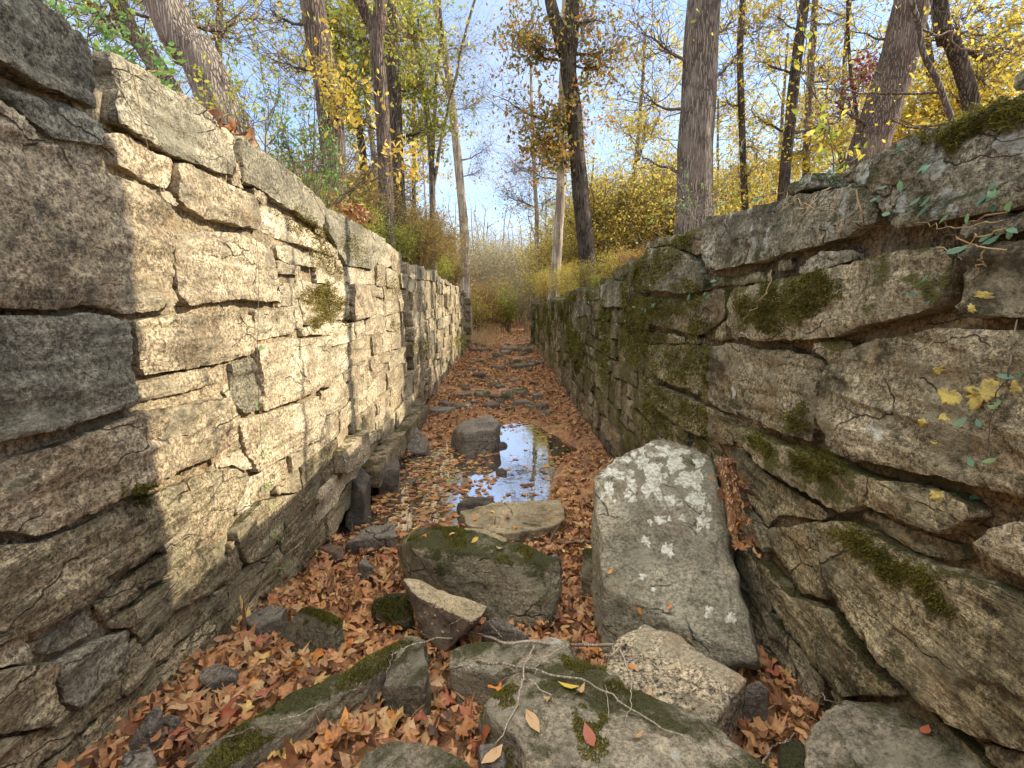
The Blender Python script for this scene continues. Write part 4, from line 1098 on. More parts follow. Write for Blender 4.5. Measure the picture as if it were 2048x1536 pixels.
for i, (x, y, w, h, hh, lab) in enumerate(FAR):
    b = float(bed(*atZ(x, y, 0.08)[:2]))
    pc = atZ(x, y + h * .3, b)
    W_ = w / F * pc[1] / 2
    pts = []
    for k in range(7):
        a = k * 2 * PI / 7 + rng.uniform(-.3, .3)
        r_ = W_ * rng.uniform(.8, 1.1)
        pts.append(pc + np.array([r_ * math.cos(a), r_ * rng.uniform(.45, .8) * math.sin(a), hh * rng.uniform(.6, 1.0)]))
        pts.append(pc + np.array([r_ * 1.1 * math.cos(a), r_ * .8 * math.sin(a), -.08]))
    v, f = rock_np(pts, 4, 26, 700 + i)
    loc = np.array([pc[0], pc[1], b])
    o = link('flat_stone', mesh_np('flat_stone', v - loc, [f], M[['b_dark', 'b_grey', 'b_dark', 'b_wedge'][i % 4]]), None, loc)
    tag(o, lab or 'small dark flat stone half buried in the leaves of the dry bed', 'rock', 'flat stones in the dry bed')
    POLYS.append((v, f))

for i in range(44):
    y = np.float64(rng.uniform(7.9, 19.5)); x = np.float64(rng.uniform(-1.2, 1.1))
    if sdf_poly(POOL, np.array([x]), np.array([y]))[0] > -.15: continue
    b = float(bed(x, y)); W_ = rng.uniform(.05, .15) * (1 + .03 * y)
    pts = []
    for k in range(7):
        a = k * 2 * PI / 7 + rng.uniform(-.4, .4); r_ = W_ * rng.uniform(.7, 1.1); sq_ = rng.uniform(.5, .9)
        pts.append((x + r_ * math.cos(a), y + r_ * sq_ * math.sin(a), b + W_ * rng.uniform(.35, .8)))
        pts.append((x + r_ * 1.1 * math.cos(a), y + r_ * sq_ * math.sin(a), b - .06))
    v, f = rock_np(pts, 3, 30, 1700 + i)
    o = link('loose_stone', mesh_np('loose_stone', v - np.array([x, y, b]), [f], M[['b_dark', 'b_grey', 'b_moss'][i % 3]]), None, (x, y, b))
    tag(o, 'small loose stone scattered among the leaves of the channel floor beyond the pool', 'stone', 'small loose stones on the channel floor')
    POLYS.append((v, f))
vs, fs, nn = [], [], 0
for v, f in POLYS:
    vs.append(v); fs += (np.asarray(f) + nn).tolist(); nn += len(v)
REST = BVHTree.FromPolygons(np.concatenate(vs).tolist(), fs)


def cam_hit(px, py):
    r = REST.ray_cast(Vector(CAM), Vector(ray(px, py)).normalized())
    nn = np.array(r[1])
    if nn[2] < 0: nn = -nn
    return np.array(r[0]), nn


def drop_hit(x, y, z=3.0):
    r = REST.ray_cast(Vector((x, y, z)), Vector((0, 0, -1)))
    return (np.array(r[0]), np.array(r[1])) if r[0] is not None else None


# lichen on the leaning slab
BL = BVHTree.FromPolygons(ROCKS[0][1].tolist(), ROCKS[0][2].tolist())


def lich_hit(x, y):
    d = ray(x, y); r = BL.ray_cast(Vector(CAM), Vector(d).normalized())
    if r[0] is None:
        q = BL.find_nearest(Vector(CAM + d * 2.9)); return np.array(q[0]), np.array(q[1])
    return np.array(r[0]), np.array(r[1])


for i, (x, y, a, b) in enumerate([(1305, 965, 26, 32), (1335, 905, 34, 14), (1225, 945, 26, 13), (1285, 925, 16, 15), (1380, 960, 34, 20), (1395, 1000, 18, 22), (1340, 1000, 16, 12), (1220, 980, 12, 18), (1262, 970, 14, 14), (1320, 1040, 14, 8), (1400, 1040, 10, 13), (1352, 925, 20, 14),
                                  (1336, 1100, 12, 17), (1293, 1083, 10, 12), (1417, 1222, 11, 14), (1462, 1235, 13, 14), (1284, 1155, 9, 7), (1410, 1045, 12, 12), (1215, 915, 14, 10), (1398, 925, 14, 10), (1265, 1000, 10, 8), (1365, 1035, 9, 7), (1250, 920, 12, 10), (1440, 985, 6, 12), (1307, 1178, 6, 5)]):
    lichen_patch(lich_hit, x, y, a * .92, b * .92, 'lich_w', R_LICH, 'lichen', lift=0.0025, seed=40 + i)
    if i < 12:
        for q in range(2):
            t_ = rng.uniform(0, 6.28); lichen_patch(lich_hit, x + a * 1.5 * math.cos(t_), y + b * 1.5 * math.sin(t_), rng.uniform(3, 8), rng.uniform(3, 8), 'lich_w', R_LICH, 'lichen', lift=0.0025, seed=90 + i * 2 + q)

# the tan top of the wedge rock is a lighter broken face
def recolour(o, matname, test):
    me = o.data; me.materials.append(M[matname])
    nn_ = np.zeros(len(me.polygons) * 3); me.polygons.foreach_get('normal', nn_); nn_ = nn_.reshape(-1, 3)
    me.polygons.foreach_set('material_index', test(nn_).astype(np.int32)); me.update()


recolour(ROCKS[5][0], 'b_tan', lambda n_: n_[:, 2] > 0.5)

# moss on the central boulder and mossy rocks is also real fronds
def rock_moss(k, count, zmin=0.5, mat='moss_blade', mask=0.0):
    o, v, f = ROCKS[k]
    t = v[f]; nrm = np.cross(t[:, 1] - t[:, 0], t[:, 2] - t[:, 0]); A = np.linalg.norm(nrm, axis=1); nrm /= A[:, None] + 1e-12
    c_ = t.mean(1)
    w = A * (nrm[:, 2] > zmin) * (fbm(c_[:, 0] * 7, c_[:, 1] * 7, c_[:, 2] * 7, k, 3) > mask)
    if w.sum() == 0: return
    i = rng.choice(len(f), count, p=w / w.sum())
    b = rng.random((count, 2)); fl = b.sum(1) > 1; b[fl] = 1 - b[fl]
    p = t[i, 0] + (t[i, 1] - t[i, 0]) * b[:, :1] + (t[i, 2] - t[i, 0]) * b[:, 1:]
    d = nrm[i] * .8 + rng.normal(0, .5, (count, 3)); d /= np.linalg.norm(d, axis=1, keepdims=True)
    wv_ = np.cross(d, rng.normal(size=(count, 3))); wv_ /= np.linalg.norm(wv_, axis=1, keepdims=True)
    L = rng.uniform(.005, .013, count)[:, None]
    vv = np.stack([p - wv_ * .0025, p + wv_ * .0025, p + d * L], 1).reshape(-1, 3)
    m_ = link('moss', mesh_np('moss', vv - np.asarray(o.location), [np.arange(count * 3).reshape(-1, 3)], M[mat], False), o, o.location)
    m_['kind'] = 'stuff'


rock_moss(4, 6000, 0.62, mask=0.02)
rock_moss(10, 5000, 0.0, mask=-.4)
rock_moss(11, 3500, 0.45, mask=0.05)
rock_moss(13, 6000, 0.55, mask=0.1)
rock_moss(2, 6000, 0.4, mask=0.3)

# ------------------------------------------------------------------ leaf litter
def litter(n, x0, x1, y0, y1, size, tmpl, tilt, curl, zoff, ripple=0.0, ok=None):
    x = rng.uniform(x0, x1, n); y = rng.uniform(y0, y1, n)
    d = sdf_poly(POOL, x, y)
    k = (d < -0.02 - 0.10 * rng.random(n) + 0.10 * noise(x * 3, y * 3, 2, 5))
    if ok is not None: k &= ok(x, y)
    x, y = x[k], y[k]
    s = rng.uniform(*size, len(x))
    z = ground_z(x, y) + rng.uniform(0, zoff, len(x)) + 0.006
    return leaves_np(np.stack([x, y, z], 1), s, flat_rot(len(x), tilt), *tmpl, curl=curl, ripple=ripple)


SYCS = [(syc_variant(), T_SYC_F) for _ in range(7)]
SYC, OVAL, QUAD = (T_SYC_V, T_SYC_F), (T_OVAL_V, T_OVAL_F), (T_QUAD_V, T_QUAD_F)
acc = Acc()
for sv in SYCS: acc.add(*litter(540, -1.38, 1.3, 0.9, 4.3, (0.035, 0.092), sv, 0.5, 0.85, 0.075, 0.13))
acc.add(*litter(6500, -1.38, 1.3, 0.9, 4.3, (0.018, 0.045), OVAL, 0.5, 0.6, 0.075))
for sv in SYCS[:4]: acc.add(*litter(800, -1.36, 1.28, 4.0, 9.5, (0.03, 0.08), sv, 0.45, 0.7, 0.05, 0.12))
acc.add(*litter(2500, -1.36, 1.28, 4.0, 9.5, (0.018, 0.04), OVAL, 0.45, 0.5, 0.04))
o = acc.build('leaf_litter', M['litter'])
tag(o, 'deep orange brown litter of curled leaves on the channel bed around the rocks', 'leaf litter', kind='stuff')
acc = Acc()
pth = lambda x, y: (np.abs(x) < 1.35) | (y > 18.8)
acc.add(*litter(9000, -1.36, 1.28, 9.2, 19.5, (0.03, 0.075), OVAL, 0.4, 0.6, 0.04, ok=lambda x, y: fbm(x * 1.1, y * .7, 3, 91, 3) < .35 + .4 * np.abs(x)))
acc.add(*litter(6000, -2.6, 3.2, 18.6, 40, (0.05, 0.10), QUAD, 0.35, 0.5, 0.03))
o = acc.build('leaf_litter', M['litter_small'])
tag(o, 'finer orange leaf litter along the dry bed and path beyond the pool', 'leaf litter', kind='stuff')
acc = Acc()
bank = lambda x, y: (x > 1.62) | (x < -1.72)
acc.add(*litter(9000, -7, 8, 0.5, 20, (0.03, 0.07), OVAL, 0.5, 0.5, 0.06, ok=bank))
acc.add(*litter(9000, -14, 16, 18, 45, (0.05, 0.10), QUAD, 0.5, 0.5, 0.05))
o = acc.build('leaf_litter', M['litter_small'])
tag(o, 'brown leaf litter covering the wooded banks above both walls', 'leaf litter', kind='stuff')

# floating leaves
n = 2700
x = rng.uniform(-1.35, 1.2, n); y = rng.uniform(3.6, 7.8, n)
d = sdf_poly(POOL, x, y)
k = (d > 0.0) & (rng.random(n) < np.clip(1.05 - d * 1.0 + np.where(x < -0.15, 0.6, -0.6), 0.045, 1))
x, y = x[k], y[k]
acc = Acc()
acc.add(*leaves_np(np.stack([x, y, np.full(len(x), .006)], 1), rng.uniform(.014, .05, len(x)), flat_rot(len(x), .05), *OVAL, curl=.12))
h = rng.random(len(x)) < .22
acc.add(*leaves_np(np.stack([x[h] + .05, y[h] + .05, np.full(h.sum(), .008)], 1), rng.uniform(.04, .075, h.sum()), flat_rot(h.sum(), .05), *SYC, curl=.12, ripple=.03))
o = acc.build('floating_leaves', M['litter_small'])
tag(o, 'small yellow and brown leaves floating on the dark pool', 'floating leaves', kind='stuff')

# single big leaves lying on top: each its own object
def leaf_meshes(tmpl, count, curl, ripple, name):
    out = []
    for i in range(count):
        v, f = leaves_np(np.zeros((1, 3)), np.ones(1), np.eye(3)[None], *(SYCS[i % 7] if name == 's' else tmpl), curl=curl, ripple=ripple)
        # a stalk
        st, sq = tube(resample([(0, -.1, 0), (0.05, -.5, .06), (.02, -.95, .02)], 5), .014, 4)
        a = Acc(); a.add(v, f); a.add(st, [sq])
        out.append(a)
    return out


def leaf_obj(acc, mat, pos, nrm, size, label, group, name='fallen_leaf', yaw=None, tilt=.25):
    key = (id(acc), mat)
    if key not in LEAFME: LEAFME[key] = mesh_np(name, acc.verts(), acc.faces(), M[mat])
    o = bpy.data.objects.new(name, LEAFME[key]); COL.objects.link(o)
    nn_ = Vector(nrm) + Vector(rng.normal(0, tilt, 3)); nn_.normalize()
    q = nn_.to_track_quat('Z', 'Y')
    R = q.to_matrix() @ Matrix.Rotation(rng.uniform(0, 2 * PI) if yaw is None else yaw, 3, 'Z')
    o.rotation_euler = R.to_euler(); o.location = tuple(pos); o.scale = (size,) * 3
    tag(o, label, 'leaf', group)
    return o


LEAFME = {}
SY, OV = leaf_meshes(SYC, 10, .7, .11, 's'), leaf_meshes(OVAL, 6, .35, .03, 'o')
kinds = [('litter', 'curled orange brown sycamore leaf on top of the foreground leaf litter'), ('leaf_tan', 'pale tan sycamore leaf on top of the foreground leaf litter'), ('leaf_red', 'dark red brown leaf on top of the foreground leaf litter'), ('leaf_orange', 'bright orange sycamore leaf on top of the foreground leaf litter')]
cnt = 0
while cnt < 190:
    px, py = rng.uniform(260, 1720), rng.uniform(1080, 1530)
    p, nn_ = cam_hit(px, py)
    if p[2] > float(ground_z(p[0], p[1])) + .02 or abs(p[0]) > 1.28: continue
    m_, lab = kinds[rng.choice(4, p=[.52, .28, .12, .08])]
    leaf_obj(SY[rng.integers(10)], m_, p + np.array([0, 0, rng.uniform(.045, .085)]), (0, 0, 1), rng.uniform(.055, .095), lab, 'big leaves on the foreground litter', tilt=.4)
    cnt += 1
# leaves lying on rocks and in the pool, where the photo shows them
for (x, y, m_, kd, s, lab) in [
    (340, 1398, 'leaf_yellow', 'o', .055, 'bright yellow oval leaf at the left wall foot'), (1135, 1378, 'leaf_yellow', 'o', .045, 'yellow oval leaf on the dark foreground slab'),
    (570, 1500, 'leaf_yellow', 'o', .045, 'yellow leaf at the bottom edge left of centre'), (625, 1340, 'leaf_yellow', 'o', .05, 'pale yellow leaf below the triangular mossy rock'),
    (1093, 1402, 'leaf_tan', 's', .05, 'pale tan star shaped leaf on the dark foreground slab'), (1065, 1445, 'leaf_tan', 'o', .05, 'curled tan leaf at the left edge of the dark foreground slab'), (1180, 1478, 'leaf_red', 'o', .05, 'red brown folded leaf on the dark foreground slab'),
    (1160, 1388, 'leaf_tan', 'o', .04, 'narrow tan leaf right of the yellow leaf on the dark slab'), (1272, 1480, 'leaf_tan', 'o', .035, 'small tan leaf low on the dark foreground slab'), (1265, 1336, 'leaf_orange', 'o', .022, 'tiny orange leaf at the left of the tan speckled block'),
    (1300, 1390, 'leaf_tan', 'o', .025, 'small tan leaf in the middle of the tan speckled block'), (1275, 1340, 'leaf_tan', 'o', .02, 'tiny leaf beside the tiny orange leaf on the speckled block'), (1380, 1278, 'leaf_tan', 's', .03, 'pale leaf where slab and speckled block meet'),
    (1340, 1215, 'leaf_orange', 'o', .018, 'tiny orange leaf low on the lichened slab'), (1280, 1220, 'leaf_orange', 'o', .022, 'small orange leaf at the lower left of the lichened slab'), (1222, 1145, 'leaf_orange', 'o', .02, 'small orange leaf on the left side of the lichened slab'),
    (1850, 1468, 'leaf_red', 'o', .03, 'small red leaf on the bottom right slab'), (1925, 1462, 'leaf_tan', 's', .05, 'folded brown leaf standing at the edge of the bottom right slab'),
    (1000, 1378, 'leaf_orange', 's', .06, 'orange leaf under the fallen branch'), (875, 1420, 'leaf_orange', 's', .075, 'vivid orange leaf in the centre foreground litter'), (985, 1518, 'leaf_tan', 'o', .05, 'tan leaf on the small rounded stone at the bottom edge'), (975, 1470, 'leaf_red', 'o', .055, 'shiny red brown leaf above the small rounded bottom stone'),
    (950, 1042, 'leaf_orange', 's', .06, 'orange brown leaf on the left end of the flat tan slab'), (1030, 1055, 'leaf_orange', 's', .045, 'orange brown leaf at the front of the flat tan slab'), (985, 1025, 'leaf_yellow', 'o', .03, 'small yellow leaf on the flat tan slab'), (1015, 1035, 'leaf_red', 'o', .045, 'brown rolled leaf in the middle of the flat tan slab'),
    (835, 1058, 'leaf_yellow', 'o', .04, 'yellow leaf on the mossy end of the squared boulder'), (850, 1072, 'leaf_orange', 's', .05, 'brown leaf on the mossy end of the squared boulder'), (890, 1040, 'leaf_tan', 's', .085, 'large tan leaf floating beside the squared boulder'),
    (905, 1070, 'leaf_tan', 'o', .03, 'tan leaf on the left half of the squared boulder top'), (950, 1080, 'leaf_yellow', 'o', .03, 'pale yellow leaf on the middle of the squared boulder top'), (1000, 1100, 'leaf_tan', 'o', .03, 'tan leaf on the right half of the squared boulder top'),
    (845, 1172, 'leaf_tan', 'o', .012, 'tiny leaf on the tan top of the wedge rock'), (1145, 1110, 'leaf_orange', 's', .06, 'orange leaf beside the stick right of the squared boulder'), (604, 1205, 'leaf_green', 's', .05, 'green leaf on the triangular mossy rock'),
    (1100, 915, 'leaf_orange', 's', .075, 'big orange leaf floating near the right pool edge'), (1055, 935, 'leaf_tan', 's', .07, 'pale pink tan leaf floating in the right of the pool'), (985, 960, 'leaf_orange', 's', .05, 'orange leaf floating left of the pool middle'), (950, 962, 'leaf_orange', 's', .05, 'curled orange leaf floating left of its neighbour in the pool'), (880, 980, 'leaf_tan', 's', .08, 'tan leaf floating in the left half of the pool'), (1050, 900, 'leaf_tan', 's', .06, 'tan leaf floating in the far half of the pool'), (1050, 990, 'leaf_tan', 's', .09, 'large tan leaf at the right edge of the pool'),
]:
    p, nn_ = cam_hit(x, y)
    if p[2] < 0.0: p = atZ(x, y, 0.004); nn_ = (0, 0, 1)
    A_ = (SY if kd == 's' else OV)
    leaf_obj(A_[rng.integers(len(A_))], m_, p + np.asarray(nn_) * .012, nn_, s, lab, None, tilt=.08)

# ------------------------------------------------------------------ twigs and sticks on the ground
def ground_twig(label, runs, mat='twig_pale', name='fallen_branch', lift=0.03, cat='branch'):
    acc_list = []
    main = None
    for i, (pts, r0, r1) in enumerate(runs):
        P = []
        for q in pts:
            p, nn_ = cam_hit(q[0], q[1])
            l_ = q[2] if len(q) > 2 else lift
            P.append(p + (CAM - p) / np.linalg.norm(CAM - p) * l_)
        P = np.array(P)
        # smooth depth so the twig bridges gaps
        dd = np.linalg.norm(P - CAM, axis=1)
        if len(dd) > 2:
            ds = dd.copy(); ds[1:-1] = np.minimum(dd[1:-1], 0.5 * dd[1:-1] + .25 * (dd[:-2] + dd[2:]))
            P = CAM + (P - CAM) * (ds / dd)[:, None]
        Q = wiggle(resample(P, 6 * len(P)), .012, 30 + i, 6)
        v, f = tube(Q, np.linspace(r0 * .8, r1 * .55, len(Q)), 7, .45, i)
        acc_list.append((v, f))
    loc = acc_list[0][0].mean(0)
    a = Acc(); a.add(acc_list[0][0], [acc_list[0][1]])
    o = a.build(name, M[mat], None, loc)
    tag(o, label, cat)
    for v, f in acc_list[1:]:
        a = Acc(); a.add(v, [f]); a.build('side_twig', M[mat], o, loc)
    return o


ground_twig('slender grey branch with side twigs lying across the centre foreground', [
    ([(1252, 1291), (1180, 1290), (1085, 1287), (1010, 1287), (948, 1267), (900, 1278), (840, 1287), (785, 1309), (725, 1305)], .0095, .003),
    ([(948, 1267), (940, 1245), (920, 1236), (900, 1248), (897, 1270)], .004, .002),
    ([(1005, 1276, .05), (985, 1255, .06), (965, 1235, .06), (930, 1206, .04)], .003, .002),
    ([(785, 1309), (775, 1340), (762, 1362)], .003, .002),
    ([(1240, 1293), (1225, 1310), (1205, 1320), (1212, 1380), (1213, 1430)], .005, .002),
    ([(1240, 1300), (1262, 1350), (1262, 1400), (1252, 1450)], .004, .002),
    ([(1070, 1289), (1050, 1330), (1040, 1400), (1005, 1470), (990, 1490)], .0045, .0025),
    ([(1130, 1291), (1075, 1325), (1070, 1350)], .004, .002)])
ground_twig('straight bleached twig slanting down across the dark foreground slab', [
    ([(895, 1322), (960, 1326), (1040, 1335), (1110, 1350), (1190, 1375), (1240, 1400), (1300, 1440), (1365, 1480)], .008, .004),
    ([(1015, 1333), (1060, 1365), (1100, 1390), (1118, 1415)], .004, .002)])
ground_twig('short brown stick lying on leaves between the squared boulder and the slab', [([(1060, 1092), (1110, 1088), (1150, 1086), (1195, 1084)], .014, .010)], 'twig', 'fallen_stick', .012, 'stick')
ground_twig('thin twig on the flat tan slab at the pool end', [([(1045, 1045), (1080, 1052), (1120, 1072)], .006, .004)], 'twig', 'fallen_stick', .008, 'stick')
ground_twig('long thin twig in the leaves right of the leaning slab', [([(1520, 1285, .03), (1560, 1330, .03), (1620, 1380, .03), (1680, 1410, .02)], .005, .003), ([(1545, 1360), (1600, 1370), (1660, 1378)], .004, .002)], 'twig_pale')
ground_twig('grass like stem lying over the bottom left leaves', [([(560, 1440), (610, 1425), (680, 1395), (720, 1370)], .003, .002)], 'twig_pale', 'fallen_stick', .03, 'stick')
ground_twig('small forked twig near the bottom right slab', [([(1525, 1530), (1540, 1500), (1570, 1485), (1605, 1465)], .004, .002), ([(1540, 1500), (1545, 1520)], .003, .002)], 'twig_pale')

ground_twig('thin dark twig at the right end of the foreground slab', [([(1400, 1440, .02), (1440, 1480, .02), (1490, 1530, .02)], .004, .002)], 'twig')
ground_twig('thin forked twig in the litter left of the wedge rock', [([(690, 1290), (735, 1268), (790, 1262)], .004, .002), ([(735, 1268), (760, 1248)], .003, .0015)], 'twig')
ground_twig('dark twig in the litter at the bottom left', [([(440, 1480), (500, 1460), (560, 1465), (610, 1440)], .004, .002)], 'twig')
# rotten split wood behind the leaning slab
for i, (x0, y0, x1, y1, lab) in enumerate([(1462, 915, 1478, 1060, 'pale splintered plank of rotten wood behind the leaning slab'), (1440, 915, 1472, 1085, 'orange brown strip of rotten wood between the leaning slab and plank')]):
    a_, b_ = atX(x0, y0, 1.22 - .05 * i), atX(x1, y1, 1.16 - .04 * i)
    P = resample([a_, (a_ + b_) / 2 + np.array([.01, 0, .01]), b_], 24)
    v, f = tube(P, np.interp(np.linspace(0, 1, 24), [0, .1, .85, 1], [.006, .022, .026, .01]), 9, .5, 60 + i)
    c_ = v.mean(0); a = Acc(); a.add(v, [f])
    tag(a.build('wood_splinter', M['rotwood'], None, c_), lab, 'wood')
n = 90
t = rng.random(n)[:, None]
pp = atX(1452, 925, 1.2) * (1 - t) + atX(1490, 1100, 1.12) * t + rng.normal(0, .03, (n, 3))
a = Acc(); a.add(*leaves_np(pp, rng.uniform(.018, .045, n), rand_rot(n), *OVAL, curl=.7))
tag(a.build('leaf_pile', M['litter'], None, pp.mean(0)), 'rust coloured leaves caught between the leaning slab and right wall', 'leaf pile', kind='stuff')
for (x, y, X, n, s, lab) in [(447, 262, XL - .06, 60, .10, 'tuft of dead leaves and needles in the gap of the left wall top'), (705, 425, XL - .12, 150, .16, 'heap of dry oak leaves lying on the left wall top')]:
    c_ = atX(x, y, X)
    pp = c_ + rng.normal(0, 1, (n, 3)) * np.array([.06, s * 1.5, .035])
    a = Acc(); a.add(*leaves_np(pp, rng.uniform(.03, .055, n), rand_rot(n), *OVAL, curl=.6))
    tag(a.build('leaf_pile', M['litter'], None, c_), lab, 'leaf pile', kind='stuff')

# ------------------------------------------------------------------ trees
def limb(a, b, n=14, rise=0.25, wig=0.12, seed=0):
    a, b = np.asarray(a, float), np.asarray(b, float)
    L = np.linalg.norm(b - a)
    mid = (a + b) / 2 + np.array([0, 0, -rise * L * 0.3]) + (b - a) * 0.05
    return wiggle(resample([a, mid, b], n), wig * L, seed, 1.5)


def twigs(acc_t, starts, ends, r0, r1, seg=5, wig=0.10, sides=4):
    """many thin tubes at once; returns their points (N,seg,3)"""
    n = len(starts)
    if n == 0: return np.zeros((0, seg, 3))
    t = np.linspace(0, 1, seg)[None, :, None]
    P = starts[:, None] * (1 - t) + ends[:, None] * t
    L = np.linalg.norm(ends - starts, axis=1)[:, None, None]
    P = P + rng.normal(0, 1, (n, seg, 3)) * wig * L * np.sin(t * PI * 0.9) + np.array([0, 0, 1]) * (t * (1 - t)) * L * rng.uniform(-.3, .3, (n, 1, 1))
    T = np.gradient(P, axis=1); T /= np.linalg.norm(T, axis=2, keepdims=True) + 1e-9
    A = rng.normal(size=(n, 1, 3)); N = np.cross(T, A); N /= np.linalg.norm(N, axis=2, keepdims=True) + 1e-9
    B = np.cross(T, N)
    r = (np.asarray(r0).reshape(-1, 1) * (1 - t[:, :, 0]) + np.asarray(r1).reshape(-1, 1) * t[:, :, 0])[..., None]
    th = np.arange(sides) * 2 * PI / sides
    V = P[:, :, None] + r[:, :, None] * (np.cos(th)[:, None] * N[:, :, None] + np.sin(th)[:, None] * B[:, :, None])
    i = np.arange(n)[:, None, None] * seg * sides + np.arange(seg - 1)[None, :, None] * sides
    j = np.arange(sides)[None, None]; k = (j + 1) % sides
    Q = np.stack([i + j, i + k, i + sides + k, i + sides + j], -1).reshape(-1, 4)
    acc_t.add(V.reshape(-1, 3), [Q])
    return P


LEAFK = 2.6


def ball(n, sp):
    d = rng.normal(size=(n, 3)); d /= np.linalg.norm(d, axis=1, keepdims=True)
    return d * (rng.random((n, 1)) ** 0.45) * np.asarray(sp)


def spray(acc_t, acc_l, P, target, spread, ntw, nleaf, lsize, tmpl=QUAD, thin=True, tw_r=0.006, frac=0.15, shoots=3):
    """twigs and leaves round the end of a limb path P"""
    if ntw == 0: return
    nleaf = int(nleaf * LEAFK * (1.0 if thin else 1.0))
    i = rng.integers(int(len(P) * .35), len(P), ntw)
    s = P[i]; e = target + ball(ntw, spread)
    if thin:
        k = keep_sun((s + e) / 2, 0.6); s, e = s[k], e[k]
    if len(s) == 0: return
    Q = twigs(acc_t, s, e, np.full(len(s), tw_r), np.full(len(s), tw_r * .35))
    m = len(s) * shoots
    a = Q[rng.integers(0, len(s), m), rng.integers(1, 5, m)]
    L = np.linalg.norm(np.asarray(spread) * np.ones(3)) * 0.28
    b = a + rng.normal(0, 1, (m, 3)) * L * np.array([1, 1, .8]) + np.array([0, 0, .1 * L])
    Q2 = twigs(acc_t, a, b, np.full(m, tw_r * .5), np.full(m, tw_r * .2), 4, .1, 3)
    if nleaf:
        pts = np.concatenate([Q[:, 1:].reshape(-1, 3), Q2[:, 1:].reshape(-1, 3), Q2[:, 2:].reshape(-1, 3)])
        p = pts[rng.integers(0, len(pts), nleaf)] + rng.normal(0, lsize[1] * .8, (nleaf, 3))
        if thin: p = p[keep_sun(p, 0.28 if frac < .2 else frac)]
        if len(p): acc_l.add(*leaves_np(p, rng.uniform(*lsize, len(p)), rand_rot(len(p)), *tmpl, curl=.35))


def make_tree(label, path, rad, limbs, bark, fol, lsize=(.03, .05), tmpl=QUAD, forks=(), name='tree', group=None, thin=True, autolimbs=0, autospread=1.2, autoleaves=150, zmax=None, sides=22, top=None, cat='tree', crown_name='crown', tw=14, extra_top=5.0):
    """path: trunk points in metres from the ground up; limbs: (target, spread, twigs, leaves)"""
    P0 = np.asarray(path, float)
    if extra_top:
        d = P0[-1] - P0[-2]; d /= np.linalg.norm(d); d = d * .6 + np.array([0, 0, .4])
        P0 = np.vstack([P0, P0[-1] + d * extra_top])
    P = resample(P0, 60); P = wiggle(P, .05 * max(rad, .1) * 4, int(abs(P0[0, 0] * 100)) % 97, 2)
    R = np.interp(np.linspace(0, 1, 60), [0, .05, .12, 1], [1.35, 1.1, 1.0, .55 if extra_top else .3]) * rad
    base = P[0]
    ta, tt, tl = Acc(), Acc(), Acc()
    ta.add(*(lambda v, f: (v, [f]))(*tube(P, R, sides, .10, 3)))
    sd = 0
    for (fp, fr) in forks:
        Q = resample(np.asarray(fp, float), 30); Q = wiggle(Q, .05, 7 + sd, 2); sd += 1
        v, f = tube(Q, np.linspace(1, .6, 30) * fr, 16, .10, 4 + sd); ta.add(v, [f])
    L = list(limbs)
    hi = P[-1, 2]
    for k in range(autolimbs):
        z = base[2] + (hi - base[2]) * random.uniform(.35, 1.0)
        i = int(np.argmin(abs(P[:, 2] - z)))
        a = random.uniform(0, 2 * PI); r = autospread * random.uniform(.8, 2.0)
        L.append((P[i] + np.array([r * math.cos(a), r * math.sin(a), random.uniform(.2, 1.4)]), autospread * .7, tw, autoleaves))
    for k, (t, sp, ntw, nl) in enumerate(L):
        t = np.asarray(t, float)
        hd = np.min(np.hypot(P[:, 0] - t[0], P[:, 1] - t[1]))
        i = int(np.argmin(abs(P[:, 2] - (t[2] - .55 * hd)) + .3 * np.hypot(P[:, 0] - t[0], P[:, 1] - t[1])))
        i = min(max(i, 4), 58)
        Q = limb(P[i], t, 16, .2, .05, 50 + k + sd)
        r0 = min(R[i] * .45, .012 + .018 * np.linalg.norm(t - P[i]))
        v, f = tube(Q, np.linspace(r0, .006, 16), 7, .1, k); ta.add(v, [f])
        spray(tt, tl, Q, t, sp, ntw, nl, lsize, tmpl, thin)
    root = thing(name, label, cat, base, group)
    ta.build('trunk', M[bark], root, base)
    if tt.n: tt.build('branches', M['twig'], root, base)
    if tl.n: tl.build(crown_name, M[fol], root, base, False)
    return root


def pxpath(pts, Y, X=None):
    P = [atY(x, y, Y) for x, y in pts]
    b = P[0].copy(); g0 = float(ground_z(b[0], b[1])) - .1
    if b[2] > g0 + .15:
        d = (P[0] - P[1]); d = d / abs(d[2]); P.insert(0, P[0] + d * (b[2] - g0))
        P[0][2] = g0
    return np.array(P)


def tg(px, py, Y, sp, ntw, nl): return (atY(px, py, Y), sp, ntw, nl)


# left bank
make_tree('thick grey leaning trunk above the left wall', pxpath([(455, 250), (395, 110), (318, -20)], 5.0), .19,
          [tg(470, 60, 5.6, .5, 16, 70), tg(430, 150, 5.4, .45, 14, 60), tg(520, 30, 6, .6, 18, 50)], 'bark_grey', 'f_green', (.022, .036), OVAL)
make_tree('thinner grey trunk behind the thick leaning one', pxpath([(345, 190), (285, 90), (228, -20)], 6.6), .12,
          [tg(180, 20, 6.2, .8, 22, 180), tg(380, 30, 6.8, .7, 20, 110), tg(120, -30, 6.2, .8, 20, 200)], 'bark_grey', 'f_green', (.025, .04), OVAL)
make_tree('dark furrowed trunk draped with green and yellow leaves', pxpath([(668, 400), (655, 200), (620, -10)], 6.6), .165,
          [tg(560, 120, 7, .7, 22, 60), tg(690, 190, 6.2, .35, 16, 130), tg(640, 120, 6.2, .3, 10, 50), tg(540, 20, 7, .6, 16, 50)], 'bark_brown', 'f_yellow', (.025, .045), OVAL)
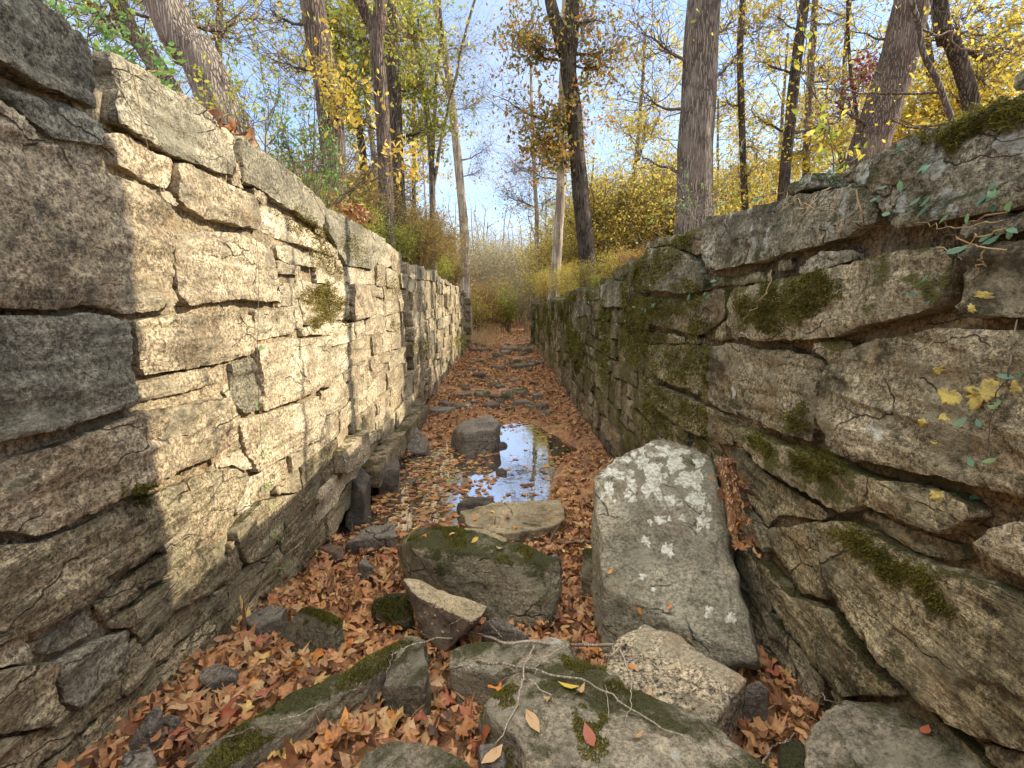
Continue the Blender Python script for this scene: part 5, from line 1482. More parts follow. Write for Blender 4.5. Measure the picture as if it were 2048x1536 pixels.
make_tree('slim trunk forking near its top beside the furrowed trunk', pxpath([(772, 410), (764, 200), (752, 70), (760, -10)], 7.6), .11,
          [tg(800, 60, 7.8, .6, 16, 60), tg(720, 40, 8, .7, 16, 120)], 'bark_brown', 'f_green', (.03, .05), OVAL,
          forks=[(np.array([atY(752, 75, 7.6), atY(730, 20, 7.6), atY(700, -30, 7.6), atY(660, -120, 7.6)]), .08)])
make_tree('dark trunk carrying a full yellow green crown', pxpath([(795, 420), (788, 200), (778, -10)], 9.5), .15,
          [tg(840, 170, 10, 1.0, 40, 420), tg(690, 60, 10.5, 1.0, 40, 480), tg(840, 60, 10, .8, 30, 300), tg(700, 210, 10.5, .9, 36, 420), tg(860, 250, 10.2, .7, 26, 240), tg(720, 130, 10.5, .9, 36, 420), tg(650, 30, 11, .9, 30, 350)], 'bark_dark', 'f_green', (.035, .06))
make_tree('dark leaning stem inside the yellow green crown', pxpath([(735, 420), (715, 230), (660, 60), (640, -10)], 10.5), .085,
          [tg(660, 140, 10.6, .9, 30, 380), tg(740, 20, 10.8, .9, 30, 320)], 'bark_dark', 'f_green', (.035, .06))
make_tree('slender pale trunk rising at the end of the left wall', pxpath([(932, 600), (925, 420), (905, 210), (890, 110), (868, -10)], 20.5), .19,
          [tg(960, 200, 20.5, 1.7, 50, 50), tg(845, 130, 20.5, 1.6, 50, 60), tg(980, 290, 20.5, .9, 30, 30), tg(940, 90, 20.5, 1.8, 50, 50), tg(960, 340, 20.5, .8, 24, 40), tg(820, 230, 20.5, .9, 26, 70)], 'bark_pale', 'f_oak', (.035, .06),
          forks=[(np.array([atY(906, 215, 20.5), atY(870, 120, 20.5), atY(815, 40, 20.5), atY(780, -40, 20.5)]), .09)])
make_tree('clump of thin grey stems behind the left wall', pxpath([(866, 500), (862, 300), (838, 120), (818, -10)], 12.0), .075,
          [tg(870, 60, 12, .9, 26, 70), tg(800, 120, 12, .9, 26, 80), tg(900, 180, 12.4, .9, 24, 30)], 'bark_grey', 'f_green', (.03, .05),
          forks=[(np.array([atY(863, 340, 12), atY(872, 200, 12), atY(880, 90, 12), atY(882, -30, 12)]), .05), (np.array([atY(865, 380, 12), atY(890, 250, 12), atY(915, 130, 12), atY(950, -20, 12)]), .045)])
# right bank
make_tree('dark forked trunk with turning oak leaves right of the channel end', pxpath([(1172, 500), (1160, 370), (1145, 200), (1137, 120), (1146, -10)], 10.5), .175,
          [tg(1060, 90, 10.6, .9, 40, 260), tg(1030, 60, 11, .7, 26, 150), tg(1205, 130, 10.5, .8, 30, 200), tg(1190, 40, 10.6, .8, 28, 140), tg(1075, 270, 10.5, .7, 30, 260), tg(1110, 230, 10.3, .6, 24, 150), tg(1000, 190, 11, .9, 24, 30), tg(1250, 90, 10.8, .9, 28, 60), tg(1120, 320, 10.4, .5, 20, 120)], 'bark_dark', 'f_oak', (.045, .075),
          forks=[(np.array([atY(1138, 135, 10.5), atY(1122, 80, 10.5), atY(1104, 10, 10.5), atY(1085, -90, 10.5)]), .15)])
make_tree('pale tan trunk standing just behind the dark forked one', pxpath([(1112, 520), (1124, 330), (1127, 160)], 14.0), .14,
          [tg(1100, 300, 14, 1.0, 26, 80), tg(1160, 260, 14, .8, 22, 100), tg(1040, 330, 14.5, 1.2, 30, 30)], 'bark_pale', 'f_rust', (.05, .08))
make_tree('big straight brown trunk on the right bank', pxpath([(1384, 480), (1392, 300), (1400, 150), (1410, -10)], 8.0), .285,
          [tg(1290, 60, 8, .9, 34, 60), tg(1280, 180, 8.4, .8, 30, 60), tg(1480, 110, 8.6, .8, 30, 150), tg(1470, 40, 8.6, .9, 30, 150), tg(1270, 300, 8.6, .6, 24, 60)], 'bark_grey', 'f_gold', (.03, .05), OVAL, sides=40)
make_tree('thick brown trunk leaning right above the right wall', pxpath([(1730, 340), (1775, 190), (1832, -15)], 8.8), .32,
          [tg(1660, 190, 8.4, .8, 26, 40), tg(1900, 60, 9, .9, 26, 220), tg(1700, 60, 9.3, 1, 30, 260)], 'bark_brown', 'f_yellow', (.035, .055), OVAL, sides=40)
make_tree('dark twisted trunk at the upper right', pxpath([(1950, 260), (1935, 170), (1905, 80), (1880, -10)], 5.6), .085,
          [tg(1985, 150, 5.8, .6, 24, 190), tg(1960, 50, 5.8, .6, 24, 170), tg(2040, 90, 6, .7, 26, 210), tg(1890, 190, 6, .6, 22, 170)], 'bark_dark', 'f_yellow', (.026, .042), OVAL)
make_tree('thin dark trunk with hanging yellow leaves between the two big trunks', pxpath([(1570, 360), (1588, 180), (1598, 90), (1612, -10)], 9.5), .105,
          [tg(1520, 120, 9.6, .8, 32, 280), tg(1650, 130, 9.8, .8, 32, 260), tg(1550, 30, 9.6, .8, 30, 250), tg(1640, 30, 9.8, .8, 30, 220), tg(1500, 220, 9.6, .7, 28, 260), tg(1650, 240, 10, .7, 26, 240)], 'bark_dark', 'f_yellow', (.035, .055))
make_tree('slim straight tree left of the thin dark trunk', pxpath([(1492, 450), (1484, 240), (1480, 100), (1486, -10)], 9.5), .065,
          [tg(1510, 290, 9.6, .8, 32, 330), tg(1450, 200, 9.6, .6, 22, 180), tg(1520, 60, 9.6, .8, 26, 190), tg(1500, 350, 9.4, .7, 28, 320)], 'bark_dark', 'f_yellow', (.035, .055))
make_tree('slim grey tree right of the thin dark trunk', pxpath([(1612, 380), (1616, 220), (1626, 80), (1632, -10)], 11.5), .085,
          [tg(1690, 150, 11.6, 1.0, 34, 320), tg(1600, 300, 11.4, .9, 34, 380), tg(1700, 30, 11.6, 1., 30, 270), tg(1560, 260, 11.6, .9, 28, 280), tg(1690, 270, 11.6, .9, 30, 320)], 'bark_grey', 'f_yellow', (.04, .065))
make_tree('yellow leaved maple behind the leaning right trunk', pxpath([(1880, 330), (1870, 200), (1850, 60), (1845, -10)], 11.0), .10,
          [tg(1860, 200, 10.5, 1.0, 40, 520), tg(1930, 250, 10.5, 1.0, 40, 520), tg(1990, 200, 10.5, 1.0, 36, 470), tg(1840, 100, 11, 1.0, 30, 330), tg(1930, 130, 11, 1.0, 34, 360), tg(2030, 120, 11, 1.0, 32, 360), tg(1980, 20, 11, 1.1, 32, 320), tg(2060, 40, 11, 1, 30, 280), tg(1800, 280, 11, .9, 30, 320)], 'bark_dark', 'f_yellow', (.05, .08))
make_tree('small tree with dark red leaves beside the leaning right trunk', pxpath([(1720, 330), (1712, 220), (1700, 120)], 9.6), .04,
          [tg(1725, 140, 9.0, .4, 16, 90), tg(1750, 120, 9.2, .35, 14, 70), tg(1690, 190, 9.2, .4, 14, 60)], 'bark_dark', 'f_red', (.045, .07), extra_top=1.5)
make_tree('fine bare tree in the gap of sky at the channel end', pxpath([(1074, 470), (1070, 350), (1064, 210)], 22.0), .11,
          [tg(1030, 330, 22, 1.4, 50, 30), tg(1110, 320, 22, 1.4, 50, 40), tg(1040, 400, 22, 1.4, 50, 60), tg(1100, 400, 22, 1.2, 46, 70), tg(1060, 250, 22, 1.3, 50, 20), tg(1000, 380, 22.5, 1.2, 40, 30)], 'bark_pale', 'f_olive', (.05, .08), extra_top=1.5)
make_tree('crooked sapling reaching across the upper right corner', pxpath([(1905, 250), (1880, 170), (1850, 110), (1838, 40), (1820, -20)], 4.2), .028,
          [tg(1650, 170, 4.6, .3, 12, 30), tg(1780, 240, 4.4, .25, 8, 12), tg(1920, 60, 4.4, .4, 14, 50)], 'bark_grey', 'f_yellow', (.02, .034), OVAL, extra_top=1.0, sides=12)
# the big tree whose shadow falls on the near end of the left wall, just right of the frame
P = np.array([(3.5, 2.45, 2.3), (3.5, 2.5, 5.0), (3.45, 2.55, 9.0)])
make_tree('large shading tree beside the right wall', P, .36, [(np.array([4.5, 1.5, 8.5]), 1.2, 20, 200), (np.array([3.0, 1.2, 8.8]), 1.2, 20, 200)], 'bark_brown', 'f_yellow', (.04, .06), sides=30)

# saplings and sprigs close to the wall tops
def sapling(label, base, stems, fol, lsize, tmpl=OVAL, bark='twig', name='sapling', group=None, thin=True):
    ta, tl = Acc(), Acc()
    base = np.asarray(base, float)
    for k, (t, sp, ntw, nl, r) in enumerate(stems):
        Q = limb(base + rng.normal(0, .03, 3) * np.array([1, 1, 0]), t, 14, -.3, .05, 80 + k)
        v, f = tube(Q, np.linspace(r, r * .35, 14), 6, .1, k); ta.add(v, [f])
        spray(ta, tl, Q, np.asarray(t), sp, ntw, nl, lsize, tmpl, thin, .0035, .3, 2)
    root = thing(name, label, 'plant', base, group)
    ta.build('stems', M[bark], root, base)
    if tl.n: tl.build('leaves', M[fol], root, base, False)
    return root


def bank_pt(px, py, Y):
    p = atY(px, py, Y)
    if p[0] < 0: p[0] = min(p[0], -1.78)
    else: p[0] = max(p[0], 1.68)
    p[2] = float(ground_z(p[0], p[1])) - .03
    return p


sapling('green leaved sapling at the top left above the dark slab', bank_pt(150, 150, 2.6), [(atY(190, 50, 2.5), .18, 10, 40, .006), (atY(260, 80, 2.6), .2, 10, 34, .006), (atY(110, 10, 2.6), .2, 10, 34, .006), (atY(300, 130, 2.8), .15, 7, 22, .005)], 'leaf_green', (.018, .03))
sapling('yellow leaved sprig leaning out over the left wall', bank_pt(720, 400, 4.6), [(atY(800, 310, 4.6), .24, 10, 30, .007), (atY(840, 330, 4.7), .14, 6, 16, .005), (atY(690, 180, 4.6), .22, 8, 20, .006), (atY(640, 60, 4.6), .2, 6, 9, .006), (atY(760, 240, 4.8), .2, 8, 16, .006)], 'leaf_yellow', (.028, .045))
sapling('green shrub growing on the left wall top by the furrowed trunk', bank_pt(620, 390, 4.8), [(atY(610, 250, 5), .3, 16, 80, .007), (atY(560, 240, 5), .3, 14, 50, .007), (atY(680, 330, 5), .3, 16, 90, .007), (atY(520, 170, 5), .3, 12, 40, .006), (atY(640, 300, 5.2), .3, 14, 70, .006)], 'leaf_green', (.018, .03))
sapling('sparse leafy stems at the foot of the thick leaning trunk', bank_pt(480, 260, 4.2), [(atY(500, 200, 4.2), .25, 12, 34, .006), (atY(440, 200, 4.2), .2, 10, 26, .005), (atY(560, 130, 4.4), .3, 12, 26, .006), (atY(400, 170, 4.2), .2, 10, 26, .005)], 'f_green', (.018, .03))
sapling('slender weed with pale green leaves on the right wall top', bank_pt(1330, 520, 5.2), [(atY(1330, 440, 5.2), .2, 10, 26, .005), (atY(1290, 480, 5.3), .2, 10, 26, .005), (atY(1375, 380, 5.3), .3, 10, 18, .005)], 'leaf_green', (.016, .028))
sapling('tall bare stems with a few leaves in front of the big straight trunk', bank_pt(1400, 500, 4.2), [(atY(1440, 380, 4.2), .25, 14, 16, .005), (atY(1350, 350, 4.3), .25, 14, 14, .005), (atY(1470, 300, 4.2), .25, 10, 10, .005), (atY(1400, 400, 4.2), .25, 12, 16, .005)], 'leaf_green', (.016, .026), bark='twig_pale')
sapling('drooping yellow leaves over the right wall near the leaning trunk', bank_pt(1700, 380, 2.7), [(atY(1660, 250, 2.7), .15, 6, 12, .004), (atY(1690, 300, 2.7), .15, 7, 14, .004), (atY(1590, 40, 2.9), .18, 6, 10, .004)], 'f_green', (.022, .036), thin=False)

# shrubs: one of each kind, then copies
def shrub_proto(label, h, spread, nst, ntw, nl, fol, lsize, name, group, bark='twig', tmpl=QUAD):
    ta, tl = Acc(), Acc()
    for k in range(nst):
        a = random.uniform(0, 2 * PI); r = spread * random.uniform(.2, 1)
        t = np.array([r * math.cos(a), r * math.sin(a), h * random.uniform(.55, 1.0)])
        Q = limb(np.array([.12 * math.cos(a), .12 * math.sin(a), -.05]), t, 12, -.35, .06, 300 + k)
        v, f = tube(Q, np.linspace(.012, .004, 12) * max(1, h / 2.2), 5, .1, k); ta.add(v, [f])
        spray(ta, tl, Q, t * .9, spread * .55, ntw, nl, lsize, tmpl, False, .004, 1, 4)
    root = thing(name, label, 'shrub', (0, 0, 0), group)
    ta.build('stems', M[bark], root)
    if tl.n: tl.build('leaves', M[fol], root, (0, 0, 0), False)
    return root


SH = {
    'gold': shrub_proto('', 2.6, 1.1, 14, 18, 120, 'f_gold', (.024, .042), 'golden_shrub', 'golden leaved shrubs on the right bank'),
    'olive': shrub_proto('', 2.0, .9, 12, 16, 170, 'f_olive', (.022, .038), 'shrub', 'olive and rust shrubs on the left bank'),
    'green': shrub_proto('', 1.4, .8, 12, 14, 150, 'f_green', (.022, .036), 'shrub', 'green shrubs on the banks'),
    'bare': shrub_proto('', 2.8, 1.4, 14, 18, 45, 'f_far', (.03, .05), 'bare_shrub', 'nearly bare thicket shrubs at the channel end', bark='twig_pale'),  # pale stems and leaves carry painted distance haze
    'rust': shrub_proto('', 2.2, 1.1, 12, 22, 70, 'f_rust', (.03, .05), 'shrub', 'rusty shrubs at the channel end'),
}
used = {k: False for k in SH}
SHL = {'gold': 'dense golden leaved shrub behind the right wall', 'olive': 'olive and rust leaved shrub on the left wall bank', 'green': 'low green leaved shrub growing on the bank', 'bare': 'grey nearly bare shrub of the thicket at the channel end', 'rust': 'rust leaved shrub in the thicket at the channel end'}


def put_shrub(kind, x, y, sc, label=None):
    z = float(ground_z(x, y)) - .05
    r = SH[kind]
    if not used[kind]:
        used[kind] = True
        r.location = (x, y, z); r.rotation_euler = (0, 0, rng.uniform(0, 6)); r.scale = (sc,) * 3; o = r
    else: o = copy_thing(r, (x, y, z), rng.uniform(0, 6), sc)
    o['label'] = label or SHL[kind]
    return o


for (px, Y, sc) in [(1160, 19, 1.2), (1210, 17, 1.25), (1240, 15, 1.2), (1270, 14, 1.15), (1300, 13, 1.05), (1330, 12.5, 1.0), (1340, 15, 1.3), (1190, 22, 1.4), (1430, 13, 1.0), (1470, 12, 1.0), (1540, 12, 1.0), (1120, 24, 1.3), (1280, 19, 1.5), (1380, 17, 1.4)]:
    k = max(1.0, 18.5 / Y) if px < 1500 else 1.0
    p = atY(px, 600, Y * k); put_shrub('gold', p[0], Y * k, sc * (1 + (k - 1) * .9))
for (px, Y, sc) in [(1130, 21, 1.6), (1175, 20, 1.9), (1215, 19, 2.0), (1260, 19, 2.05), (1305, 19, 2.0), (1345, 19.5, 2.0), (1100, 24, 1.7), (1235, 23, 2.4), (1320, 24, 2.6), (1430, 19.5, 2.0), (1160, 26, 2.2), (1480, 21, 2.2)]:
    put_shrub('gold', atY(px, 600, Y)[0], Y, sc)
for (px, Y, sc) in [(945, 33, 1.9), (985, 38, 2.2), (1021, 42, 2.4), (1055, 36, 2.0), (1085, 31, 1.9), (1110, 38, 2.4), (965, 46, 2.6), (915, 36, 2.3)]:
    put_shrub('bare' if px % 2 else 'olive', atY(px, 600, Y)[0], Y, sc, 'tall grey olive thicket shrub closing the view at the channel end')['group'] = 'tall thicket shrubs at the channel end'
for (X, Y, sc) in [(-2.1, 6.6, .6), (-2.2, 8.2, .8), (-2.0, 9.8, .75), (-2.1, 11.6, .85), (-2.2, 13.5, .95), (-2.0, 15.5, 1.0), (-2.3, 17.5, 1.0), (-3.2, 10.5, 1.1), (-3.0, 14, 1.2), (-3.4, 7.8, .9)]:
    put_shrub('olive', X, Y, sc)
for (X, Y, sc) in [(-2.0, 5.6, .55), (-1.95, 7.4, .5), (-2.0, 9.0, .6), (-1.9, 12.5, .6), (1.95, 10.5, .38), (2.1, 12.8, .45), (1.9, 14.5, .45), (-2.5, 5.0, .6), (1.8, 8.6, .3)]:
    put_shrub('green', X, Y, sc)
for (X, Y, sc) in [(-1.75, 6.2, .42), (-1.7, 8.0, .5), (-1.66, 9.6, .55), (-1.66, 11.0, .6), (-1.62, 12.8, .62), (-1.6, 14.4, .6), (-1.6, 16.2, .65), (-1.7, 17.6, .7)]:
    put_shrub('olive' if int(Y) % 2 else 'green', X, Y, sc)
for (X, Y, sc) in [(1.7, 6.2, .22), (1.75, 7.4, .28), (1.66, 9.4, .30), (1.62, 11.3, .36), (1.62, 13.4, .42), (1.6, 15.6, .48), (1.62, 17.2, .5)]:
    put_shrub('gold' if int(Y) % 2 else 'rust', X, Y, sc, ('golden leaved sprout rooted in the right wall top' if int(Y) % 2 else 'rusty sprout rooted in the right wall top'))
for k in range(26):
    Y = rng.uniform(20.5, 40); X = rng.uniform(-9, 9)
    if abs(X - .3) < 1.5 and Y < 30: X += 3.2 * (1 if X > 0.3 else -1)
    put_shrub('bare' if k % 3 else 'rust', X, Y, rng.uniform(.8, 1.5))
for kk, (px, Y, sc) in enumerate([(960, 30, 1.2), (1000, 36, 1.9), (1040, 33, 1.5), (975, 42, 2.2), (1055, 26, 1.1), (945, 23, .9), (1020, 44, 2.4), (990, 40, 1.9), (1060, 40, 2.0), (940, 36, 1.7), (1085, 31, 1.6), (910, 32, 1.7), (1010, 31, 1.2), (970, 27, 1.0), (1100, 38, 2.0), (1035, 38, 2.0)]):
    put_shrub(('bare', 'olive', 'bare', 'green', 'bare', 'gold', 'rust')[kk % 7] if kk > 1 else 'bare', atY(px, 600, Y)[0], Y, sc)
put_shrub('green', atY(1010, 600, 27)[0], 27, 1.6, 'bright green bush in the gap at the channel end')

# young trees of the wood behind: prototypes and copies
def proto_tree(label, h, r, bark, fol, nlimb, leaves, lsize, lean):
    return make_tree(label, np.array([(0, 0, -.1), (lean * .3, .1, h * .4), (lean, 0, h * .8)]), r, [], bark, fol, lsize, QUAD, name='tree', group='trees of the wood beyond the walls', thin=False, autolimbs=nlimb, autospread=1.3, autoleaves=leaves, tw=12, sides=10, extra_top=h * .25)


PT = [proto_tree('', 9, .09, 'bark_grey', 'f_yellow', 12, 110, (.05, .08), .4), proto_tree('', 10, .10, 'bark_dark', 'f_olive', 12, 45, (.05, .08), -.5),
      proto_tree('', 11, .12, 'bark_pale', 'f_rust', 12, 25, (.05, .08), .2), proto_tree('', 9, .08, 'bark_grey', 'f_gold', 12, 90, (.05, .08), -.2)]
PL = ['yellow leaved young tree in the wood beyond the walls', 'dark slim tree with few olive leaves in the wood', 'pale nearly bare tree in the wood beyond the walls', 'golden leaved young tree in the wood beyond the walls']
spots = []
for k in range(46):
    Y = rng.uniform(15, 48)
    px = rng.uniform(380, 2080)
    X = (px - 1004) / F * Y
    if 900 < px < 1130: continue
    t_ = (X - XL) / SUN[0]
    if 0 < X < 9 and Y < 19: continue
    right = px > 1150
    w_ = [.5, .1, .15, .25] if right else [.15, .4, .35, .1]
    spots.append((X, Y, rng.choice(4, p=w_)))
uT = [False] * 4
for (X, Y, k) in spots:
    loc = (X, Y, float(ground_z(X, Y)) - .05)
    if not uT[k]:
        uT[k] = True; PT[k].location = loc; PT[k]['label'] = PL[k]
    else: copy_thing(PT[k], loc, rng.uniform(0, 6), rng.uniform(.8, 1.3), PL[k])
for k in range(4):
    if not uT[k]: PT[k].location = (-12 - k, 24, float(ground_z(-12 - k, 24)) - .05); PT[k]['label'] = PL[k]

# the far wood reads as one mass
a = Acc(); al = Acc()
n = 420
X = rng.uniform(-70, 75, n); Y = rng.uniform(48, 95, n); Z = ground_z(X, Y)
s_ = np.stack([X, Y, Z - .2], 1); h_ = rng.uniform(6, 13, n); e_ = s_ + np.stack([rng.normal(0, .7, n), rng.normal(0, .7, n), h_], 1)
Q = twigs(a, s_, e_, rng.uniform(.06, .16, n), np.full(n, .03), 6, .02, 5)
m = n * 16
b = Q[rng.integers(0, n, m), rng.integers(1, 6, m)]
Q2 = twigs(a, b, b + rng.normal(0, 1, (m, 3)) * np.array([1.1, 1.1, .6]) + np.array([0, 0, .9]), np.full(m, .028), np.full(m, .01), 4, .1, 3)
p = np.concatenate([Q2[:, 1:].reshape(-1, 3)] * 1); p = p[rng.integers(0, len(p), 26000)] + rng.normal(0, .35, (26000, 3))
al.add(*leaves_np(p, rng.uniform(.07, .16, len(p)), rand_rot(len(p)), *QUAD, curl=.3))
NU = 38000
under = np.stack([rng.uniform(-32, 36, NU), rng.uniform(44, 64, NU), np.zeros(NU)], 1)
under[:, 2] = ground_z(under[:, 0], under[:, 1]) + rng.uniform(0, 1, NU) ** 1.7 * (6.5 + 3.0 * fbm(under[:, 0] * .25, under[:, 1] * .25, 0, 4, 3))
al.add(*leaves_np(under, rng.uniform(.08, .17, len(under)), rand_rot(len(under)), *QUAD, curl=.3))
root = thing('distant_woods', 'hazy mass of far grey trunks and thin autumn leaves closing the view', 'woods', (0, 60, 0))
root['kind'] = 'stuff'
o = a.build('trunks', M['bark_grey'], root, (0, 60, 0)); o['kind'] = 'stuff'
o = al.build('leaves', M['f_far'], root, (0, 60, 0), False); o['kind'] = 'stuff'

# ------------------------------------------------------------------ plants on the walls
def vine(label, W, px, leafpx, lsize, mat='vine', r=.0022, lift=.02, name='vine', side=True, hang=False):
    ta, tl = Acc(), Acc()
    for run in px:
        P = []
        for q in run:
            p, nn_ = wall_hit(q[0], q[1], W); P.append(p + np.array([W.n, 0, 0]) * lift)
        Q = wiggle(resample(P, 8 * len(P)), .008, len(ta.v) + 5, 5)
        v, f = tube(Q, np.linspace(r, r * .5, len(Q)), 5); ta.add(v, [f])
    pts, nr = [], []
    for (x, y) in leafpx:
        p, nn_ = wall_hit(x, y, W)
        for s_ in (-1, 1):
            pts.append(p + np.array([W.n * (lift + rng.uniform(0, .03)), rng.normal(0, lsize[1] * .5) + s_ * lsize[1] * .6, rng.normal(0, lsize[1] * .4)])); nr.append(nn_)
    c_ = np.mean(pts, 0)
    root = thing(name, label, 'vine', c_)
    ta.build('stem', M['twig'], root, c_)
    n_ = len(pts)
    R = rand_rot(n_)
    for i in range(n_):
        z = np.array([W.n * .8, rng.normal(0, .35), .55 + rng.normal(0, .25)]); q = Vector(z).to_track_quat('Z', 'Y')
        R[i] = np.array(q.to_matrix() @ Matrix.Rotation(rng.uniform(0, 6.28), 3, 'Z'))
    tl.add(*leaves_np(np.array(pts), rng.uniform(*lsize, n_), R, *OVAL, curl=.2))
    tl.build('leaves', M[mat], root, c_)
    return root


def alongpx(pts, n, jit):
    P = np.array(pts, float); L = np.r_[0, np.cumsum(np.hypot(*np.diff(P, axis=0).T))]
    s_ = np.sort(rng.uniform(0, L[-1], n))
    return np.stack([np.interp(s_, L, P[:, k]) for k in (0, 1)], 1) + rng.normal(0, jit, (n, 2))


run = [(506, 480), (511, 560), (508, 690), (512, 820), (516, 900), (525, 1000), (532, 1060), (540, 1130), (575, 1140)]
vine('thin green creeper hanging down the sunlit left wall', LW, [run], np.vstack([alongpx(run[2:], 18, 4), alongpx(run[6:], 10, 12)]), (.010, .018), 'leaf_green', .0016)
r1 = [(1800, 470), (1860, 440), (1930, 425), (2045, 380)]; r2 = [(1830, 480), (1900, 470), (1960, 480), (2045, 460)]; r3 = [(1900, 440), (1925, 500), (1935, 520)]
vine('honeysuckle with blue green leaf pairs trailing over the upper right wall', RW, [r1, r2, r3, [(1960, 480), (2000, 450), (2045, 430)]], np.vstack([alongpx(r1, 9, 14), alongpx(r2, 7, 16), [(1935, 508), (1990, 475), (1870, 560), (1855, 605), (1820, 425)]]), (.016, .028), lift=.018)
r1 = [(1760, 330), (1800, 300), (1850, 320), (1900, 300)]
vine('small vine with green leaves on the dark coping block', RW, [r1], np.array([(1800, 300), (1775, 385), (1868, 325), (1830, 380), (1760, 410)]), (.014, .024), lift=.016)
vine('few leaf pairs at the right edge on the yellow spotted block', RW, [[(2047, 640), (2030, 740), (2000, 810), (1985, 900), (1975, 925)]], np.array([(2025, 745), (2000, 805), (1985, 845), (1972, 918), (1950, 985)]), (.014, .022), lift=.016)
r1 = [(1500, 400), (1540, 390), (1600, 380), (1660, 360), (1720, 340)]
vine('leafy creeper along the top of the mossy coping stone', RW, [r1], alongpx(r1, 16, 10), (.012, .022), lift=.016)
r1 = [(1230, 640), (1280, 620), (1330, 610), (1440, 570)]
vine('ivy sprigs among the moss of the right wall', RW, [r1], np.vstack([alongpx(r1, 9, 12), [(1440, 568), (1450, 575), (1250, 600), (1245, 650), (1210, 640), (1180, 605)]]), (.016, .03), lift=.016)


def roots(label, W, runs, r, mat='twig', name='hanging_roots'):
    parts = []
    for i, run in enumerate(runs):
        P = [(wall_hit(x, y, W)[0] + np.array([W.n * .04, 0, 0])) for x, y in run]
        Q = wiggle(resample(P, 7 * len(P)), .02, 60 + i, 4)
        parts.append(tube(Q, np.linspace(r, r * .4, len(Q)), 5, .2, i))
    c_ = np.concatenate([v for v, f in parts]).mean(0)
    root = thing(name, label, 'roots' if 'root' in name else 'dry stems', c_)
    for v, f in parts:
        a = Acc(); a.add(v, [f]); a.build('strand', M[mat], root, c_)


roots('tangle of bare hanging roots down the middle of the right wall', RW, [[(1190, 610), (1180, 660), (1165, 720), (1130, 760), (1120, 790)], [(1190, 620), (1185, 690), (1185, 770), (1180, 820)], [(1185, 650), (1165, 690), (1150, 730), (1160, 760), (1175, 780)], [(1180, 690), (1150, 720), (1130, 745)]], .008)
roots('dry brown stems hanging over the mossy coping stone', RW, [[(1680, 375), (1640, 400), (1620, 440), (1600, 470)], [(1700, 380), (1690, 420), (1700, 450), (1740, 430)], [(1720, 370), (1660, 420), (1610, 400), (1580, 420)], [(1735, 380), (1745, 440), (1750, 490)], [(1650, 385), (1600, 430), (1610, 460)], [(1560, 540), (1550, 590), (1520, 620), (1500, 645)]], .003, 'straw', 'dry_stems')
roots('fan of dry straw stems on the ledge under the dark coping block', RW, [[(2046, 470), (1960, 480), (1880, 470)], [(2046, 455), (1950, 490), (1900, 500)], [(2046, 440), (1940, 460), (1860, 445)], [(2046, 500), (1980, 490), (1900, 455)], [(2000, 500), (1985, 530), (1975, 560)], [(2046, 425), (1980, 440), (1930, 480)]], .0025, 'straw', 'dry_stems')
roots('long pale stems hanging across the upper left wall', LW, [[(240, 130), (262, 220), (285, 350), (330, 450), (400, 530)], [(290, 150), (310, 220), (316, 260)], [(250, 150), (290, 145), (325, 160)], [(455, 310), (462, 350), (460, 400)]], .0018, 'straw', 'dry_stems')


def blades(name, label, n, xfn, mat, h, w):
    x, y = xfn(n)
    z = ground_z(x, y) - .01
    p = np.stack([x, y, z], 1)
    d = np.stack([rng.normal(0, .35, n), rng.normal(0, .35, n), np.ones(n)], 1); L = rng.uniform(*h, n)[:, None]
    s_ = np.stack([rng.normal(size=n), rng.normal(size=n), np.zeros(n)], 1); s_ /= np.linalg.norm(s_, axis=1, keepdims=True)
    m_ = p + d * L * .6; e = m_ + (d + rng.normal(0, .6, (n, 3)) * np.array([1, 1, .3])) * L * .4
    v = np.stack([p - s_ * w, p + s_ * w, m_ + s_ * w * .7, m_ - s_ * w * .7, e], 1).reshape(-1, 3)
    i = np.arange(n)[:, None] * 5
    a = Acc(); a.add(v, [i + np.array([[0, 1, 2, 3]]), i + np.array([[3, 2, 4]])])
    tag(a.build(name, M[mat], smooth=False), label, 'grass', kind='stuff')


def edge_l(n): return XL - .42 - np.abs(rng.normal(0, .3, n)), rng.uniform(2, 18, n)


def edge_r(n):
    return XR + .40 + np.abs(rng.normal(0, .3, n)), np.concatenate([rng.uniform(1.5, 6, n // 2), rng.uniform(6, 18, n - n // 2)])


blades('bank_grass', 'grass and dry weeds along the top of the left wall', 2600, edge_l, 'grass', (.08, .35), .004)
blades('bank_grass', 'grass and dry weeds along the top of the right wall', 2600, edge_r, 'grass', (.06, .25), .004)
blades('dry_grass', 'pale straw grass beside the path at the far left end', 3000, lambda n: (rng.normal(-1.35, .55, n), rng.uniform(19, 31, n)), 'straw', (.2, .5), .008)
blades('dry_grass', 'dry brown weeds on the slope right of the far path', 2500, lambda n: (2.4 + np.abs(rng.normal(0, 1.0, n)), rng.uniform(19.5, 32, n)), 'straw', (.2, .6), .008)

# stone piers at the far ends of the walls
for (x0, x1, Y, zt, lab) in [(-1.5, -1.22, 18.6, 2.1, 'square dark stone pier ending the left wall'), (1.13, 1.42, 18.9, 1.95, 'square dark stone pier ending the right wall')]:
    root = thing('stone_pier', lab, 'pier', ((x0 + x1) / 2, Y, 0))
    z = -.1; i = 0
    while z < zt:
        h = rng.uniform(.22, .34)
        pts = [(x + rng.uniform(-.02, .02), y + rng.uniform(-.02, .02), zz) for x in (x0, x1) for y in (Y - .18, Y + .22) for zz in (z, z + h - .01)]
        v, f = rock_np(pts, 4, 40, 900 + i + int(Y * 10), .6)
        c_ = v.mean(0); link('stone_block', mesh_np('stone_block', v - c_, [f], M['buff_dark' if x0 < 0 else 'rw_far']), root, c_)
        z += h; i += 1

